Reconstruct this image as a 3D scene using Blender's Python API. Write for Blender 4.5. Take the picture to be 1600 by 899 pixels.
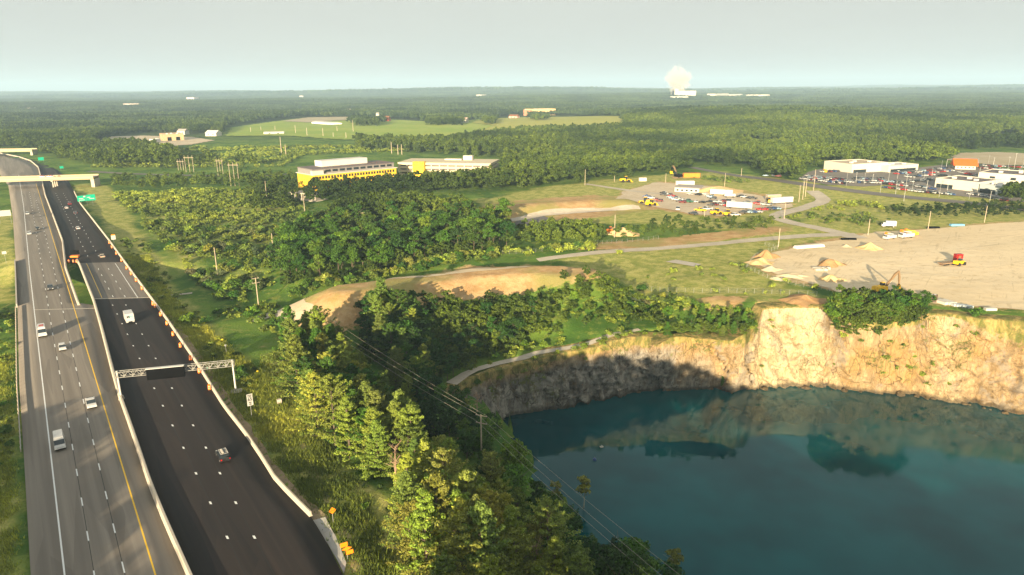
import bpy, bmesh, math, random
import numpy as np
from mathutils import Vector, Matrix
from mathutils.geometry import delaunay_2d_cdt
random.seed(7); RNG = np.random.default_rng(7)
SC = bpy.context.scene
for o in list(bpy.data.objects): bpy.data.objects.remove(o)
COL = SC.collection
R = math.radians
# ---------------------------------------------------------------- camera
F_PX, PITCH, ROLL, CAM_H = 1081.0, R(16.02), R(0.40), 70.5
_r0 = np.array([1.0, 0, 0]); _u0 = np.array([0, math.sin(PITCH), math.cos(PITCH)])
C_F = np.array([0, math.cos(PITCH), -math.sin(PITCH)])
C_R = _r0*math.cos(ROLL) - _u0*math.sin(ROLL)
C_U = _u0*math.cos(ROLL) + _r0*math.sin(ROLL)
cam_d = bpy.data.cameras.new('camera'); cam = bpy.data.objects.new('camera', cam_d); COL.objects.link(cam)
cam_d.sensor_width = 36; cam_d.lens = 36*F_PX/1600; cam_d.clip_start = 0.5; cam_d.clip_end = 60000
cam.matrix_world = Matrix(((C_R[0], C_U[0], -C_F[0], 0), (C_R[1], C_U[1], -C_F[1], 0), (C_R[2], C_U[2], -C_F[2], CAM_H), (0, 0, 0, 1)))
SC.camera = cam
# ---------------------------------------------------------------- light
SUN_AZ, SUN_EL = R(13), R(10.6)          # light travels towards this azimuth (right of +Y), this far below level
W = bpy.data.worlds.new('World'); SC.world = W; W.use_nodes = True
nt = W.node_tree; nt.nodes.clear()
wo = nt.nodes.new('ShaderNodeOutputWorld'); bg = nt.nodes.new('ShaderNodeBackground')
sky = nt.nodes.new('ShaderNodeTexSky'); sky.sky_type = 'NISHITA'; sky.sun_disc = False
sky.sun_elevation = SUN_EL; sky.sun_rotation = R(180)+SUN_AZ
sky.altitude = 50; sky.air_density = 1.3; sky.dust_density = 4.0; sky.ozone_density = 1.5
hz = nt.nodes.new('ShaderNodeMix'); hz.data_type = 'RGBA'; hz.inputs[0].default_value = 0.92
hz.inputs[7].default_value = (7.5, 7.6, 7.1, 1)      # thin high haze evens the sky out
tcw = nt.nodes.new('ShaderNodeTexCoord'); mpw = nt.nodes.new('ShaderNodeMapping'); mpw.inputs[3].default_value = (1.2, 1.2, 6); nw = nt.nodes.new('ShaderNodeTexNoise'); nw.inputs['Scale'].default_value = 2.2; nw.inputs['Detail'].default_value = 5
nt.links.new(tcw.outputs['Generated'], mpw.inputs[0]); nt.links.new(mpw.outputs[0], nw.inputs['Vector']); cw = nt.nodes.new('ShaderNodeMix'); cw.data_type = 'RGBA'; cw.inputs[6].default_value = (7.0, 7.15, 6.8, 1); cw.inputs[7].default_value = (8.0, 8.1, 7.5, 1)
nt.links.new(nw.outputs['Fac'], cw.inputs[0]); nt.links.new(cw.outputs[2], hz.inputs[7])
nt.links.new(sky.outputs[0], hz.inputs[6]); nt.links.new(hz.outputs[2], bg.inputs[0])
bg.inputs[1].default_value = 0.0285
nt.links.new(bg.outputs[0], wo.inputs[0])
sl = bpy.data.lights.new('sun', 'SUN'); sl.energy = 5.0; sl.angle = R(0.6); sl.color = (1.0, 0.81, 0.53)
sun = bpy.data.objects.new('sun', sl); COL.objects.link(sun)
ld = Vector((math.sin(SUN_AZ)*math.cos(SUN_EL), math.cos(SUN_AZ)*math.cos(SUN_EL), -math.sin(SUN_EL)))
sun.rotation_euler = ld.to_track_quat('-Z', 'Y').to_euler(); sun.location = (-200, -300, 300)
SC.view_settings.view_transform = 'Standard'; SC.view_settings.look = 'None'
SC.view_settings.exposure = 1.68; SC.view_settings.gamma = 1
SC.render.engine = 'CYCLES'
SC.cycles.use_denoising = True
SC.cycles.max_bounces = 6; SC.cycles.diffuse_bounces = 3; SC.cycles.glossy_bounces = 2
SC.cycles.transmission_bounces = 2; SC.cycles.volume_bounces = 2; SC.cycles.transparent_max_bounces = 6
SC.cycles.use_adaptive_sampling = True; SC.cycles.adaptive_threshold = 0.02
# ---------------------------------------------------------------- pixel <-> world
def ray(px, py):
    return C_F + C_R*((px-800)/F_PX) - C_U*((py-449.5)/F_PX)
def P(px, py, z=0.0):
    d = ray(px, py); t = (z-CAM_H)/d[2]
    return np.array([d[0]*t, d[1]*t, z])
def PP(px, py, z=0.0):
    d = (C_F[None]+np.outer((px-800)/F_PX, C_R)-np.outer((py-449.5)/F_PX, C_U)); t = (z-CAM_H)/d[:, 2]
    return d[:, 0]*t, d[:, 1]*t
def Q(x, y, z):
    x, y, z = np.broadcast_arrays(np.asarray(x, float), np.asarray(y, float), np.asarray(z, float)-CAM_H)
    dep = x*C_F[0]+y*C_F[1]+z*C_F[2]
    a = x*C_R[0]+y*C_R[1]+z*C_R[2]; b = x*C_U[0]+y*C_U[1]+z*C_U[2]
    dd = np.where(dep > .1, dep, .1)
    return 800+F_PX*a/dd, 449.5-F_PX*b/dd, dep
def inpoly(px, py, poly):
    px = np.asarray(px, float); py = np.asarray(py, float); c = np.zeros(px.shape, bool); n = len(poly)
    for i in range(n):
        x1, y1 = poly[i]; x2, y2 = poly[(i+1) % n]
        if y1 == y2: continue
        cond = ((y1 > py) != (y2 > py)) & (px < (x2-x1)*(py-y1)/(y2-y1)+x1)
        c ^= cond
    return c
def polydist(x, y, pts, closed=False):
    d = np.full(np.shape(x), 1e9); n = len(pts)
    for i in range(n if closed else n-1):
        ax, ay = pts[i][:2]; bx, by = pts[(i+1) % n][:2]
        vx, vy = bx-ax, by-ay; L = vx*vx+vy*vy+1e-9
        t = np.clip(((x-ax)*vx+(y-ay)*vy)/L, 0, 1)
        d = np.minimum(d, np.hypot(x-ax-t*vx, y-ay-t*vy))
    return d
_w = RNG.uniform(0, 2*math.pi, (24, 2))
def wnoise(x, y, wl, seed=0):
    s = 0
    for k in range(6):
        a, ph = _w[(k+seed*5) % 24]; f = 2*math.pi/wl*(0.6+0.35*k)
        s = s+np.sin((x*math.cos(a+k)+y*math.sin(a+k))*f+ph*3+seed)/(1+.5*k)
    return s/2.6
def interp(Y, pts):
    """X along a line given as (X,Y) rows sorted by Y, with linear extrapolation"""
    Y = np.asarray(Y, float); ys = pts[:, 1]; xs = pts[:, 0]
    r = np.interp(Y, ys, xs)
    r = np.where(Y < ys[0], xs[0]+(Y-ys[0])*(xs[1]-xs[0])/(ys[1]-ys[0]), r)
    return np.where(Y > ys[-1], xs[-1]+(Y-ys[-1])*(xs[-1]-xs[-2])/(ys[-1]-ys[-2]), r)
def line(*pp, z=0):
    a = np.array([P(x, y, z)[:2] for x, y in pp]); return a[np.argsort(a[:, 1])]
# ---------------------------------------------------------------- highway lines
L_EDGE = line((48, 899), (37, 708), (30, 600), (27, 470), (25, 420), (20, 340), (13, 290), (-8, 262), (-60, 248))
L_WHITE = line((101, 899), (69, 620), (46, 420), (37, 323), (31, 285))
L_YEL = line((243, 899), (158, 620), (97, 420), (57.5, 291))
L_D1 = line((147.5, 899), (128, 784), (107, 662), (82, 520), (66, 420), (51, 330))
L_D2 = line((195.5, 899), (166, 774), (137, 655), (106, 520), (84, 420), (61, 330))
L_MED = line((296, 899), (260, 818), (236, 760), (205, 668), (186, 615), (176, 579), (159, 513), (147, 471), (125, 415), (119, 405), (116, 402))
L_MEDL = line((124, 479), (103, 420), (98, 377), (83, 337), (71, 306), (66, 284), (60, 262), (48, 252), (30, 246), (0, 240))
L_REDGE = line((536, 899), (512, 850), (486, 807), (456, 777), (431, 751), (410, 717), (385, 680), (351, 637), (305, 564), (261, 500), (215, 438), (171, 377), (125, 318), (108, 284), (90, 266), (60, 252), (30, 243), (0, 237.5))
YMIN = 62.0
def yrow(py, px=150): return float(P(px, py)[1])
Y_OPEN0, Y_OPEN1 = yrow(477), yrow(408)       # where the median is open between the carriageways
def med(Y):      # right face of median for the left road
    Y = np.asarray(Y, float)
    return np.where(Y < Y_OPEN0, interp(Y, L_MED), interp(Y, L_MEDL))
def rleft(Y):    # left edge of the right carriageway
    Y = np.asarray(Y, float)
    a = interp(Y, L_MED)
    return np.where(Y < Y_OPEN1, a, interp(Y, L_MEDL))
# ---------------------------------------------------------------- terrain
CTL = []
def ctl(z, *pp):
    for p in pp: CTL.append((*P(p[0], p[1], z)[:2], z))
ctl(-1, (0, 560), (0, 700), (10, 899), (-150, 700), (-100, 500), (-200, 899)); ctl(0, (0, 350), (-60, 300)); ctl(-5, (5, 462), (-60, 470))
ctl(-.5, (60, 899), (200, 899), (350, 899), (480, 899), (60, 700), (150, 700), (300, 700), (40, 550), (150, 550), (230, 550), (60, 350), (110, 350), (150, 400), (60, 300), (90, 290))
ctl(-6, (250, 468), (290, 470), (330, 470)); ctl(-5, (380, 478)); ctl(-4, (420, 470))
ctl(-1.6, (400, 600), (300, 520), (350, 560), (230, 400)); ctl(-.9, (460, 700), (520, 800), (600, 899), (560, 780), (450, 640)); ctl(-1.5, (160, 320), (250, 300), (400, 300))
ctl(-2, (420, 560), (560, 700), (620, 820), (700, 899)); ctl(-4, (560, 600)); ctl(-6, (640, 700), (753, 730), (720, 700))
ctl(-7, (760, 800), (840, 899)); ctl(-9, (930, 960), (1000, 1050))
ctl(-17, (790, 760), (850, 830), (930, 910)); ctl(-25.5, (812, 700), (852, 760), (910, 835), (985, 895), (1060, 960)); ctl(-14, (760, 690))
ctl(-6, (640, 560)); ctl(-9, (690, 610), (705, 600), (720, 640)); ctl(-4, (620, 520)); ctl(-2, (560, 500))
ctl(-8.3, (760, 580), (720, 560)); ctl(-8, (800, 568)); ctl(-7, (900, 545), (850, 548)); ctl(-5, (1000, 522)); ctl(-4.2, (1090, 516), (1160, 520)); ctl(-3, (1100, 500), (1160, 497)); ctl(-4.5, (1000, 500))
ctl(-3, (700, 505)); ctl(-2, (850, 488)); ctl(-1.5, (960, 470)); ctl(-.5, (1050, 470)); ctl(0, (1130, 466), (1180, 470), (1190, 476), (1240, 474), (1290, 478), (1450, 487), (1520, 496), (1600, 502))
ctl(-1, (500, 425), (450, 480), (1000, 425), (960, 430)); ctl(0, (700, 395), (900, 392), (1100, 440), (1200, 430), (1300, 400), (1500, 400), (1600, 450), (1600, 350), (1200, 350), (1000, 340), (800, 335), (1400, 440), (1700, 400), (1700, 500), (1800, 300))
ctl(-1, (600, 335), (500, 290)); ctl(-3, (400, 350), (300, 350)); ctl(0, (700, 280), (900, 280), (1100, 270), (200, 250), (300, 230), (450, 230)); ctl(2, (1300, 280), (1500, 260), (1600, 290))
for a_, b_, c_ in ((20, 62, -1), (40, 48, 0), (60, 30, 1), (85, 15, 1), (0, 40, 0), (48, 72, -12), (80, 52, -14), (62, 79, -25), (98, 53, -25), (30, 85, -12), (-20, 30, 0), (-60, 0, -1), (-100, 0, -1), (-140, -50, -1), (-60, -60, -1)): CTL.append((a_, b_, c_))
CTL = np.array(CTL)
RIDGE1 = np.array([P(x, y, z)[:2] for x, y, z in ((545, 452, 6), (640, 424, 8), (740, 412, 8), (830, 410, 8), (905, 421, 7))])
RIDGE2 = np.array([P(x, y, 4)[:2] for x, y in ((795, 322), (860, 317), (930, 311), (975, 312))])
def base_h(x, y):
    x = np.asarray(x, float); y = np.asarray(y, float); sh = x.shape; x = x.ravel(); y = y.ravel()
    out = np.empty(x.shape)
    for i in range(0, len(x), 20000):
        a = x[i:i+20000, None]; b = y[i:i+20000, None]
        d2 = (a-CTL[None, :, 0])**2+(b-CTL[None, :, 1])**2+9.0
        w = d2**-1.75
        out[i:i+20000] = (w*CTL[None, :, 2]).sum(1)/w.sum(1)
    dist = np.hypot(x, y)
    k = np.clip((dist-700)/1800, 0, 1); k2 = np.clip((dist-2500)/4500, 0, 1)
    out = out*(1-k)+k*(5+7*wnoise(x, y, 1700, 1)+3*wnoise(x, y, 600, 2)) + k2*(20+30*wnoise(x, y, 4200, 3)+9*wnoise(x, y, 1500, 2))
    out = out + 16*np.exp(-(((x-520)/330)**2+((y-1500)/380)**2)) + 6*np.exp(-(((x+60)/420)**2+((y-1350)/350)**2))
    near = np.clip(1-dist/600, 0, 1)
    out = out+0.28*near*wnoise(x, y, 14, 1)+0.12*near*wnoise(x, y, 5, 2)
    return out.reshape(sh)
RIM_PX = [(655, 640, -11), (678, 618, -10), (705, 603, -9), (760, 583, -8.5), (800, 572, -8), (850, 560, -7.5), (900, 548, -7), (950, 536, -6), (1000, 527, -5), (1050, 522, -4.6), (1090, 520, -4.4), (1130, 522, -4.3), (1165, 521, -3.6), (1182, 500, -1.5), (1192, 481, -.1), (1240, 478, 0), (1288, 480, 0), (1300, 488, -.3), (1330, 505, -1.5), (1380, 512, -2.2), (1430, 508, -1.6), (1450, 490, -.1), (1490, 492, 0), (1530, 498, 0), (1600, 503, 0), (1680, 512, 0), (1800, 540, 0), (1960, 620, 0)]
RIM = np.array([P(*p) for p in RIM_PX])
BASE_PX = [(760, 668), (785, 660), (805, 650), (870, 638), (940, 626), (985, 615), (1030, 610), (1080, 608), (1130, 607), (1180, 609), (1250, 606), (1330, 612), (1420, 618), (1500, 629), (1560, 643), (1610, 654), (1700, 680), (1850, 740), (2050, 850)]
ZW = -24.0
BASE = np.array([P(x, y, ZW) for x, y in BASE_PX])
NEARBANK = np.array([P(x, y, ZW) for x, y in ((1100, 1050), (1045, 960), (985, 885), (915, 825), (858, 752), (822, 700), (800, 672))])
pitpoly = [tuple(p[:2]) for p in RIM]+[(260, 60), (150, 25), (100, 55), (66, 80)]+[tuple(p[:2]) for p in NEARBANK]
_BR0, _BR1 = yrow(481), yrow(411)
# natural zones for the terrain (name -> world polygon)
def wpoly(pp, z=0): return [tuple(P(a, b, z)[:2]) for a, b in pp]
def terrain_h(x, y, pit=True):
    h = base_h(x, y); x = np.asarray(x, float); y = np.asarray(y, float)
    d1 = polydist(x, y, RIDGE1)+1.0*wnoise(x, y, 24, 3); h = h+8.5*(1-np.clip((d1-5.5)/18.0, 0, 1))**1.05*np.clip((60-d1)/5, 0, 1)
    d2 = polydist(x, y, RIDGE2)+1.0*wnoise(x, y, 15, 2); h = h+4.5*(1-np.clip((d2-4)/12.0, 0, 1))
    # highway bench
    le = interp(y, L_EDGE); re = interp(y, L_REDGE)
    inside = (x > le-1.2) & (x < re+1.2) & (y < 900)
    h = np.where(inside, np.minimum(h, -0.35), h)
    dd = np.where(x < le, le-x, x-re)                      # shoulder beside it
    k = np.clip(dd/7, 0, 1)
    h = np.where((~inside) & (dd < 7) & (y < 900), np.minimum(h*k+(-0.3)*(1-k), h*.0+2), h)
    br = np.clip(1-np.abs(y-(_BR0+_BR1)/2-(x-P(150, 440)[0])*.10)/((_BR1-_BR0)*.62), 0, 1)
    bx = np.clip(1-np.maximum(np.maximum(le-25-x, x-re-35), 0)/30, 0, 1)
    br = np.minimum(br*2.2, 1)*bx
    h = h*(1-br)+br*np.minimum(h, -6.5)
    # pit
    ins = inpoly(x, y, pitpoly)
    if not pit: return h
    d = polydist(x, y, [p[:2] for p in RIM])
    return np.where(ins | (d < 4.0), -30.0, h)
def axis(a0, a1, step, lo, hi, g=1.06):
    m = list(np.arange(a0, a1, step)); s = step; v = m[-1]
    while v < hi: s *= g; v += s; m.append(v)
    s = step; v = m[0]; pre = []
    while v > lo: s *= g; v -= s; pre.append(v)
    return np.array(pre[::-1]+m)
GX = axis(-170, 250, 1.9, -13000, 13000); GY = axis(50, 330, 1.9, -500, 17000, 1.035)
_X, _Y = np.meshgrid(GX, GY); GH = terrain_h(_X, _Y); GH0 = terrain_h(_X, _Y, False)
def hgt(x, y, GH=GH0):
    x = np.asarray(x, float); y = np.asarray(y, float)
    i = np.clip(np.searchsorted(GX, x)-1, 0, len(GX)-2); j = np.clip(np.searchsorted(GY, y)-1, 0, len(GY)-2)
    u = np.clip((x-GX[i])/(GX[i+1]-GX[i]), 0, 1); v = np.clip((y-GY[j])/(GY[j+1]-GY[j]), 0, 1)
    return (GH[j, i]*(1-u)+GH[j, i+1]*u)*(1-v)+(GH[j+1, i]*(1-u)+GH[j+1, i+1]*u)*v
def G(px, py, it=10):
    """the ground point seen at a pixel"""
    z = 0.0
    for _ in range(it): p = P(px, py, z); z = .5*z+.5*float(hgt(p[0], p[1]))
    p = P(px, py, z); return Vector((p[0], p[1], float(hgt(p[0], p[1]))))

def in_pit(x, y): return inpoly(np.atleast_1d(x), np.atleast_1d(y), pitpoly)
# ---------------------------------------------------------------- materials
_MC = {}
def new_mat(name):
    m = bpy.data.materials.new(name); m.use_nodes = True; t = m.node_tree; t.nodes.clear()
    o = t.nodes.new('ShaderNodeOutputMaterial'); return m, t, o
def nd(t, typ, **k):
    n = t.nodes.new(typ)
    for a, b in k.items(): setattr(n, a, b)
    return n
def rgb(c): return (c[0], c[1], c[2], 1)
def noise_n(t, scale, detail=4, rough=.6, coord=None, dist=0):
    n = nd(t, 'ShaderNodeTexNoise'); n.inputs['Scale'].default_value = scale; n.inputs['Detail'].default_value = detail
    n.inputs['Roughness'].default_value = rough; n.inputs['Distortion'].default_value = dist
    if coord is not None: t.links.new(coord, n.inputs['Vector'])
    return n.outputs['Fac']
def mixc(t, fac, a, b):
    n = nd(t, 'ShaderNodeMix', data_type='RGBA')
    for s, v in ((0, fac), (6, a), (7, b)):
        if isinstance(v, (int, float)): n.inputs[s].default_value = v
        elif isinstance(v, tuple): n.inputs[s].default_value = rgb(v)
        else: t.links.new(v, n.inputs[s])
    return n.outputs[2]
def mth(t, op, a, b=None, c=None, clamp=False):
    n = nd(t, 'ShaderNodeMath', operation=op); n.use_clamp = clamp
    for i, v in enumerate((a, b, c)):
        if v is None: continue
        if isinstance(v, (int, float)): n.inputs[i].default_value = v
        else: t.links.new(v, n.inputs[i])
    return n.outputs[0]
def sstep(t, v, lo, hi):
    n = nd(t, 'ShaderNodeMapRange'); n.interpolation_type = 'SMOOTHSTEP'
    t.links.new(v, n.inputs[0]); n.inputs[1].default_value = lo; n.inputs[2].default_value = hi
    return n.outputs[0]
def pos(t): return nd(t, 'ShaderNodeNewGeometry').outputs['Position']
def mapped(t, rot=0, scale=(1, 1, 1)):
    m = nd(t, 'ShaderNodeMapping'); m.vector_type = 'POINT'; t.links.new(pos(t), m.inputs[0]); m.inputs[2].default_value = (0, 0, rot)
    k = nd(t, 'ShaderNodeMapping'); t.links.new(m.outputs[0], k.inputs[0]); k.inputs[3].default_value = scale; return k.outputs[0]
def finish(m, t, o, col, rough=.8, metal=0, spec=.3, bump=None, bstr=.3, bdist=.1, **k):
    p = nd(t, 'ShaderNodeBsdfPrincipled')
    if isinstance(col, tuple): p.inputs['Base Color'].default_value = rgb(col)
    else: t.links.new(col, p.inputs['Base Color'])
    if isinstance(rough, (int, float)): p.inputs['Roughness'].default_value = rough
    else: t.links.new(rough, p.inputs['Roughness'])
    p.inputs['Metallic'].default_value = metal; p.inputs['Specular IOR Level'].default_value = spec
    for a, b in k.items(): p.inputs[a.replace('_', ' ')].default_value = b
    if bump is not None:
        b = nd(t, 'ShaderNodeBump'); b.inputs['Strength'].default_value = bstr; b.inputs['Distance'].default_value = bdist
        t.links.new(bump, b.inputs['Height']); t.links.new(b.outputs[0], p.inputs['Normal'])
    t.links.new(p.outputs[0], o.inputs[0]); return m
def simple(name, c, rough=.7, var=.18, scale=3.0, metal=0, spec=.3, **k):
    if name in _MC: return _MC[name]
    m, t, o = new_mat(name); n = noise_n(t, scale, 3, .6, pos(t))
    c2 = tuple(v*(1-var) for v in c); c3 = tuple(min(1, v*(1+var)) for v in c)
    _MC[name] = finish(m, t, o, mixc(t, n, c2, c3), rough, metal, spec, **k); return _MC[name]
def soil(name, c1, c2, c3, s1=.05, s2=.6, bd=.15, streak=None):
    m, t, o = new_mat(name); v = pos(t) if streak is None else mapped(t, *streak)
    a = noise_n(t, s1, 5, .65, v); b = noise_n(t, s2, 5, .7, pos(t)); f = noise_n(t, s2*5, 3, .7, pos(t))
    c = mixc(t, sstep(t, a, .35, .65), c1, c2); c = mixc(t, sstep(t, b, .5, .75), c, c3)
    if 'gravel' in name:
        for sd, an in ((1, R(70)), (2, R(100)), (3, R(35))):
            rt = noise_n(t, 1.0, 2, .5, mapped(t, an, (.55, .02, 1)), 1.2); k = noise_n(t, .03*sd, 3, .5, pos(t))
            c = mixc(t, mth(t, 'MULTIPLY', mth(t, 'MULTIPLY', sstep(t, rt, .60, .66), sstep(t, k, .48, .58)), .38), c, tuple(x*.62 for x in c3))
    c = mixc(t, mth(t, 'MULTIPLY', f, .35), c, tuple(x*.45 for x in c1))
    return finish(m, t, o, c, .95, 0, .1, bump=b, bstr=.5, bdist=bd)
ROAD_ANG = math.atan2(P(62, 620)[0]-P(101, 899)[0], P(62, 620)[1]-P(101, 899)[1])
def asphalt(name, c1, c2, dark):
    m, t, o = new_mat(name)
    st = noise_n(t, 1.0, 3, .6, mapped(t, ROAD_ANG, (.9, .012, 1)))      # wheel-track streaks along the lanes
    st2 = noise_n(t, 1.0, 2, .6, mapped(t, ROAD_ANG, (.25, .006, 1)))
    bl = noise_n(t, .06, 4, .6, pos(t)); f = noise_n(t, 9, 4, .75, pos(t))
    c = mixc(t, sstep(t, st, .3, .7), c1, c2); c = mixc(t, mth(t, 'MULTIPLY', sstep(t, st2, .42, .7), .7), c, dark)
    c = mixc(t, mth(t, 'MULTIPLY', sstep(t, bl, .5, .7), .3), c, c1)
    pt = nd(t, 'ShaderNodeTexVoronoi'); pt.inputs['Scale'].default_value = 1.0; t.links.new(mapped(t, ROAD_ANG, (.27, .022, 1)), pt.inputs[0]); pr = nd(t, 'ShaderNodeSeparateColor'); t.links.new(pt.outputs['Color'], pr.inputs[0])
    c = mixc(t, mth(t, 'MULTIPLY', sstep(t, pr.outputs[0], .72, .74), .45), c, dark); c = mixc(t, mth(t, 'MULTIPLY', sstep(t, pr.outputs[1], .80, .82), .35), c, c2)
    c = mixc(t, mth(t, 'MULTIPLY', f, .3), c, tuple(x*.5 for x in dark))
    return finish(m, t, o, c, .85, 0, .25, bump=f, bstr=.2, bdist=.02)
M_OLD = asphalt('worn_asphalt', (.21, .18, .15), (.27, .235, .195), (.14, .12, .10))
M_NEW = asphalt('fresh_asphalt', (.026, .021, .020), (.042, .030, .026), (.014, .013, .014))
M_DECK = asphalt('bridge_concrete', (.15, .132, .115), (.22, .19, .16), (.10, .09, .08))
M_WHITE = simple('white_line_paint', (.72, .72, .70), .6, .12, 4)
M_YELLOW = simple('yellow_line_paint', (.78, .48, .03), .6, .12, 4)
M_CONC = simple('pale_concrete', (.44, .39, .32), .85, .18, .8)
M_CONC2 = simple('grey_concrete', (.36, .34, .31), .85, .2, .5)
M_STEEL = simple('galvanised_steel', (.42, .42, .40), .45, .15, 2, metal=.5)
M_WOOD = simple('weathered_pole_wood', (.42, .34, .25), .85, .25, 3)
M_BARK = simple('bark', (.115, .088, .062), .95, .35, 4)
M_BIRCH = simple('pale_bark', (.45, .40, .33), .9, .3, 4)
M_GLASS = simple('dark_glass', (.02, .028, .035), .12, .1, 1, spec=.7)
M_TYRE = simple('tyre_rubber', (.018, .018, .018), .9)
M_BLACK = simple('black_panel', (.006, .006, .007), .95, spec=.0)
M_ORANGE = simple('safety_orange', (.85, .20, .01), .5, .1)
M_GALV = simple('white_metal', (.50, .49, .46), .5, .08)
M_RUST = simple('rust_steel', (.22, .085, .035), .8, .35, 2)
def foliage(name, c=None, trans=.22, spread=.5):
    m, t, o = new_mat(name); oi = nd(t, 'ShaderNodeObjectInfo'); g = nd(t, 'ShaderNodeNewGeometry')
    if c is None: base = oi.outputs['Color']
    else: base = mixc(t, 0.0, c, c)
    if c is not None:
        ln = noise_n(t, .0045, 3, .6, pos(t)); base = mixc(t, sstep(t, ln, .36, .64), tuple(v*.50 for v in c), (c[0]*2.1, c[1]*1.6, c[2]*1.4)); ln2 = noise_n(t, .018, 3, .6, pos(t)); base = mixc(t, mth(t, 'MULTIPLY', sstep(t, ln2, .5, .68), .5), base, (c[0]*2.2, c[1]*1.5, c[2]*1.3))
    warm = mixc(t, oi.outputs['Random'], (.62, .72, .85), (1.30, 1.28, 1.0))
    mul = nd(t, 'ShaderNodeMix', data_type='RGBA', blend_type='MULTIPLY'); mul.inputs[0].default_value = 1
    t.links.new(base, mul.inputs[6]); t.links.new(warm, mul.inputs[7])
    lf = mixc(t, g.outputs['Random Per Island'], (1-spread, 1-spread, 1-spread), (1+spread*.95, 1+spread, 1+spread*.4))
    mul2 = nd(t, 'ShaderNodeMix', data_type='RGBA', blend_type='MULTIPLY'); mul2.inputs[0].default_value = 1
    t.links.new(mul.outputs[2], mul2.inputs[6]); t.links.new(lf, mul2.inputs[7])
    d = nd(t, 'ShaderNodeBsdfPrincipled'); d.inputs['Roughness'].default_value = .65; d.inputs['Specular IOR Level'].default_value = .2
    t.links.new(mul2.outputs[2], d.inputs['Base Color'])
    tr = nd(t, 'ShaderNodeBsdfTranslucent'); t.links.new(mul2.outputs[2], tr.inputs[0])
    mx = nd(t, 'ShaderNodeMixShader'); mx.inputs[0].default_value = trans
    t.links.new(d.outputs[0], mx.inputs[1]); t.links.new(tr.outputs[0], mx.inputs[2]); t.links.new(mx.outputs[0], o.inputs[0]); return m
M_LEAF = foliage('leaf_foliage'); M_NEEDLE = foliage('needle_foliage', None, .15, .45)
M_WOODS = foliage('woodland_foliage', (.048, .088, .018), .2, .6)
M_FAR = foliage('distant_foliage', (.030, .060, .025), .1)
M_SCRUB = foliage('scrub_foliage', (.125, .195, .04), .2)
M_GRASS = foliage('grass_blades', (.25, .32, .065), .3)
# ---------------------------------------------------------------- mesh builders
class MB:
    def __init__(s): s.v = []; s.f = []; s.m = []; s.mats = []; s.cur = 0
    def mat(s, m):
        if m not in s.mats: s.mats.append(m)
        s.cur = s.mats.index(m); return s
    def add(s, vs, fs):
        b = len(s.v); s.v += [tuple(map(float, v)) for v in vs]; s.f += [tuple(i+b for i in f) for f in fs]; s.m += [s.cur]*len(fs); return s
    def box(s, c, d, rz=0, top=(1, 1), shift=(0, 0), ry=0):
        """centre of base c, size d, top scaled by top and shifted"""
        hx, hy, h = d[0]/2, d[1]/2, d[2]; cs, sn = math.cos(rz), math.sin(rz); vs = []
        for z, (kx, ky), (ox, oy) in ((0, (1, 1), (0, 0)), (h, top, shift)):
            for a, b in ((-1, -1), (1, -1), (1, 1), (-1, 1)):
                x, y = a*hx*kx+ox, b*hy*ky+oy
                vs.append((c[0]+x*cs-y*sn, c[1]+x*sn+y*cs, c[2]+z))
        return s.add(vs, [(3, 2, 1, 0), (4, 5, 6, 7), (0, 1, 5, 4), (1, 2, 6, 5), (2, 3, 7, 6), (3, 0, 4, 7)])
    def tube(s, a, b, r0, r1=None, n=8, cap=True):
        a = Vector(a); b = Vector(b); r1 = r0 if r1 is None else r1; d = (b-a).normalized()
        u = d.orthogonal().normalized(); w = d.cross(u); vs = []
        for p, r in ((a, r0), (b, r1)):
            for i in range(n):
                t = 2*math.pi*i/n; vs.append(p+u*(r*math.cos(t))+w*(r*math.sin(t)))
        fs = [(i, (i+1) % n, n+(i+1) % n, n+i) for i in range(n)]
        if cap: fs += [tuple(range(n-1, -1, -1)), tuple(range(n, 2*n))]
        return s.add(vs, fs)
    def prism(s, prof, x0, x1, k0=1, k1=1, inset=None):
        """profile of (y,z) extruded along x"""
        n = len(prof); vs = [(x0, y, z) for y, z in prof]+[(x1, y, z) for y, z in prof]
        fs = [tuple(range(n-1, -1, -1)), tuple(range(n, 2*n))]+[(i, (i+1) % n, n+(i+1) % n, n+i) for i in range(n)]
        return s.add(vs, fs)
    def cone(s, c, r0, r1, h, n=12): return s.tube(c, (c[0], c[1], c[2]+h), r0, r1, n)
    def mesh(s, name, smooth=False):
        me = bpy.data.meshes.new(name); me.from_pydata(s.v, [], s.f)
        for m in s.mats: me.materials.append(m)
        if s.mats: me.polygons.foreach_set('material_index', s.m)
        if smooth: me.polygons.foreach_set('use_smooth', [True]*len(s.f))
        me.update(); return me
    def obj(s, name, m=None, parent=None, loc=None, smooth=False):
        if m is not None: s.mats = [m]; s.m = [0]*len(s.f)
        return link(name, s.mesh(name, smooth), parent, loc)
def link(name, me, parent=None, loc=None):
    o = bpy.data.objects.new(name, me); COL.objects.link(o)
    if parent is not None: o.parent = parent
    if loc is not None: o.location = loc
    return o
def tag(o, label=None, cat=None, group=None, kind=None):
    if label: o['label'] = label
    if cat: o['category'] = cat
    if group: o['group'] = group
    if kind: o['kind'] = kind
    return o
def thing(name, loc, rz=0, label=None, cat=None, group=None):
    o = bpy.data.objects.new(name, None); o.empty_display_size = .5; COL.objects.link(o); o.location = loc; o.rotation_euler = (0, 0, rz)
    return tag(o, label, cat, group)
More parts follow.
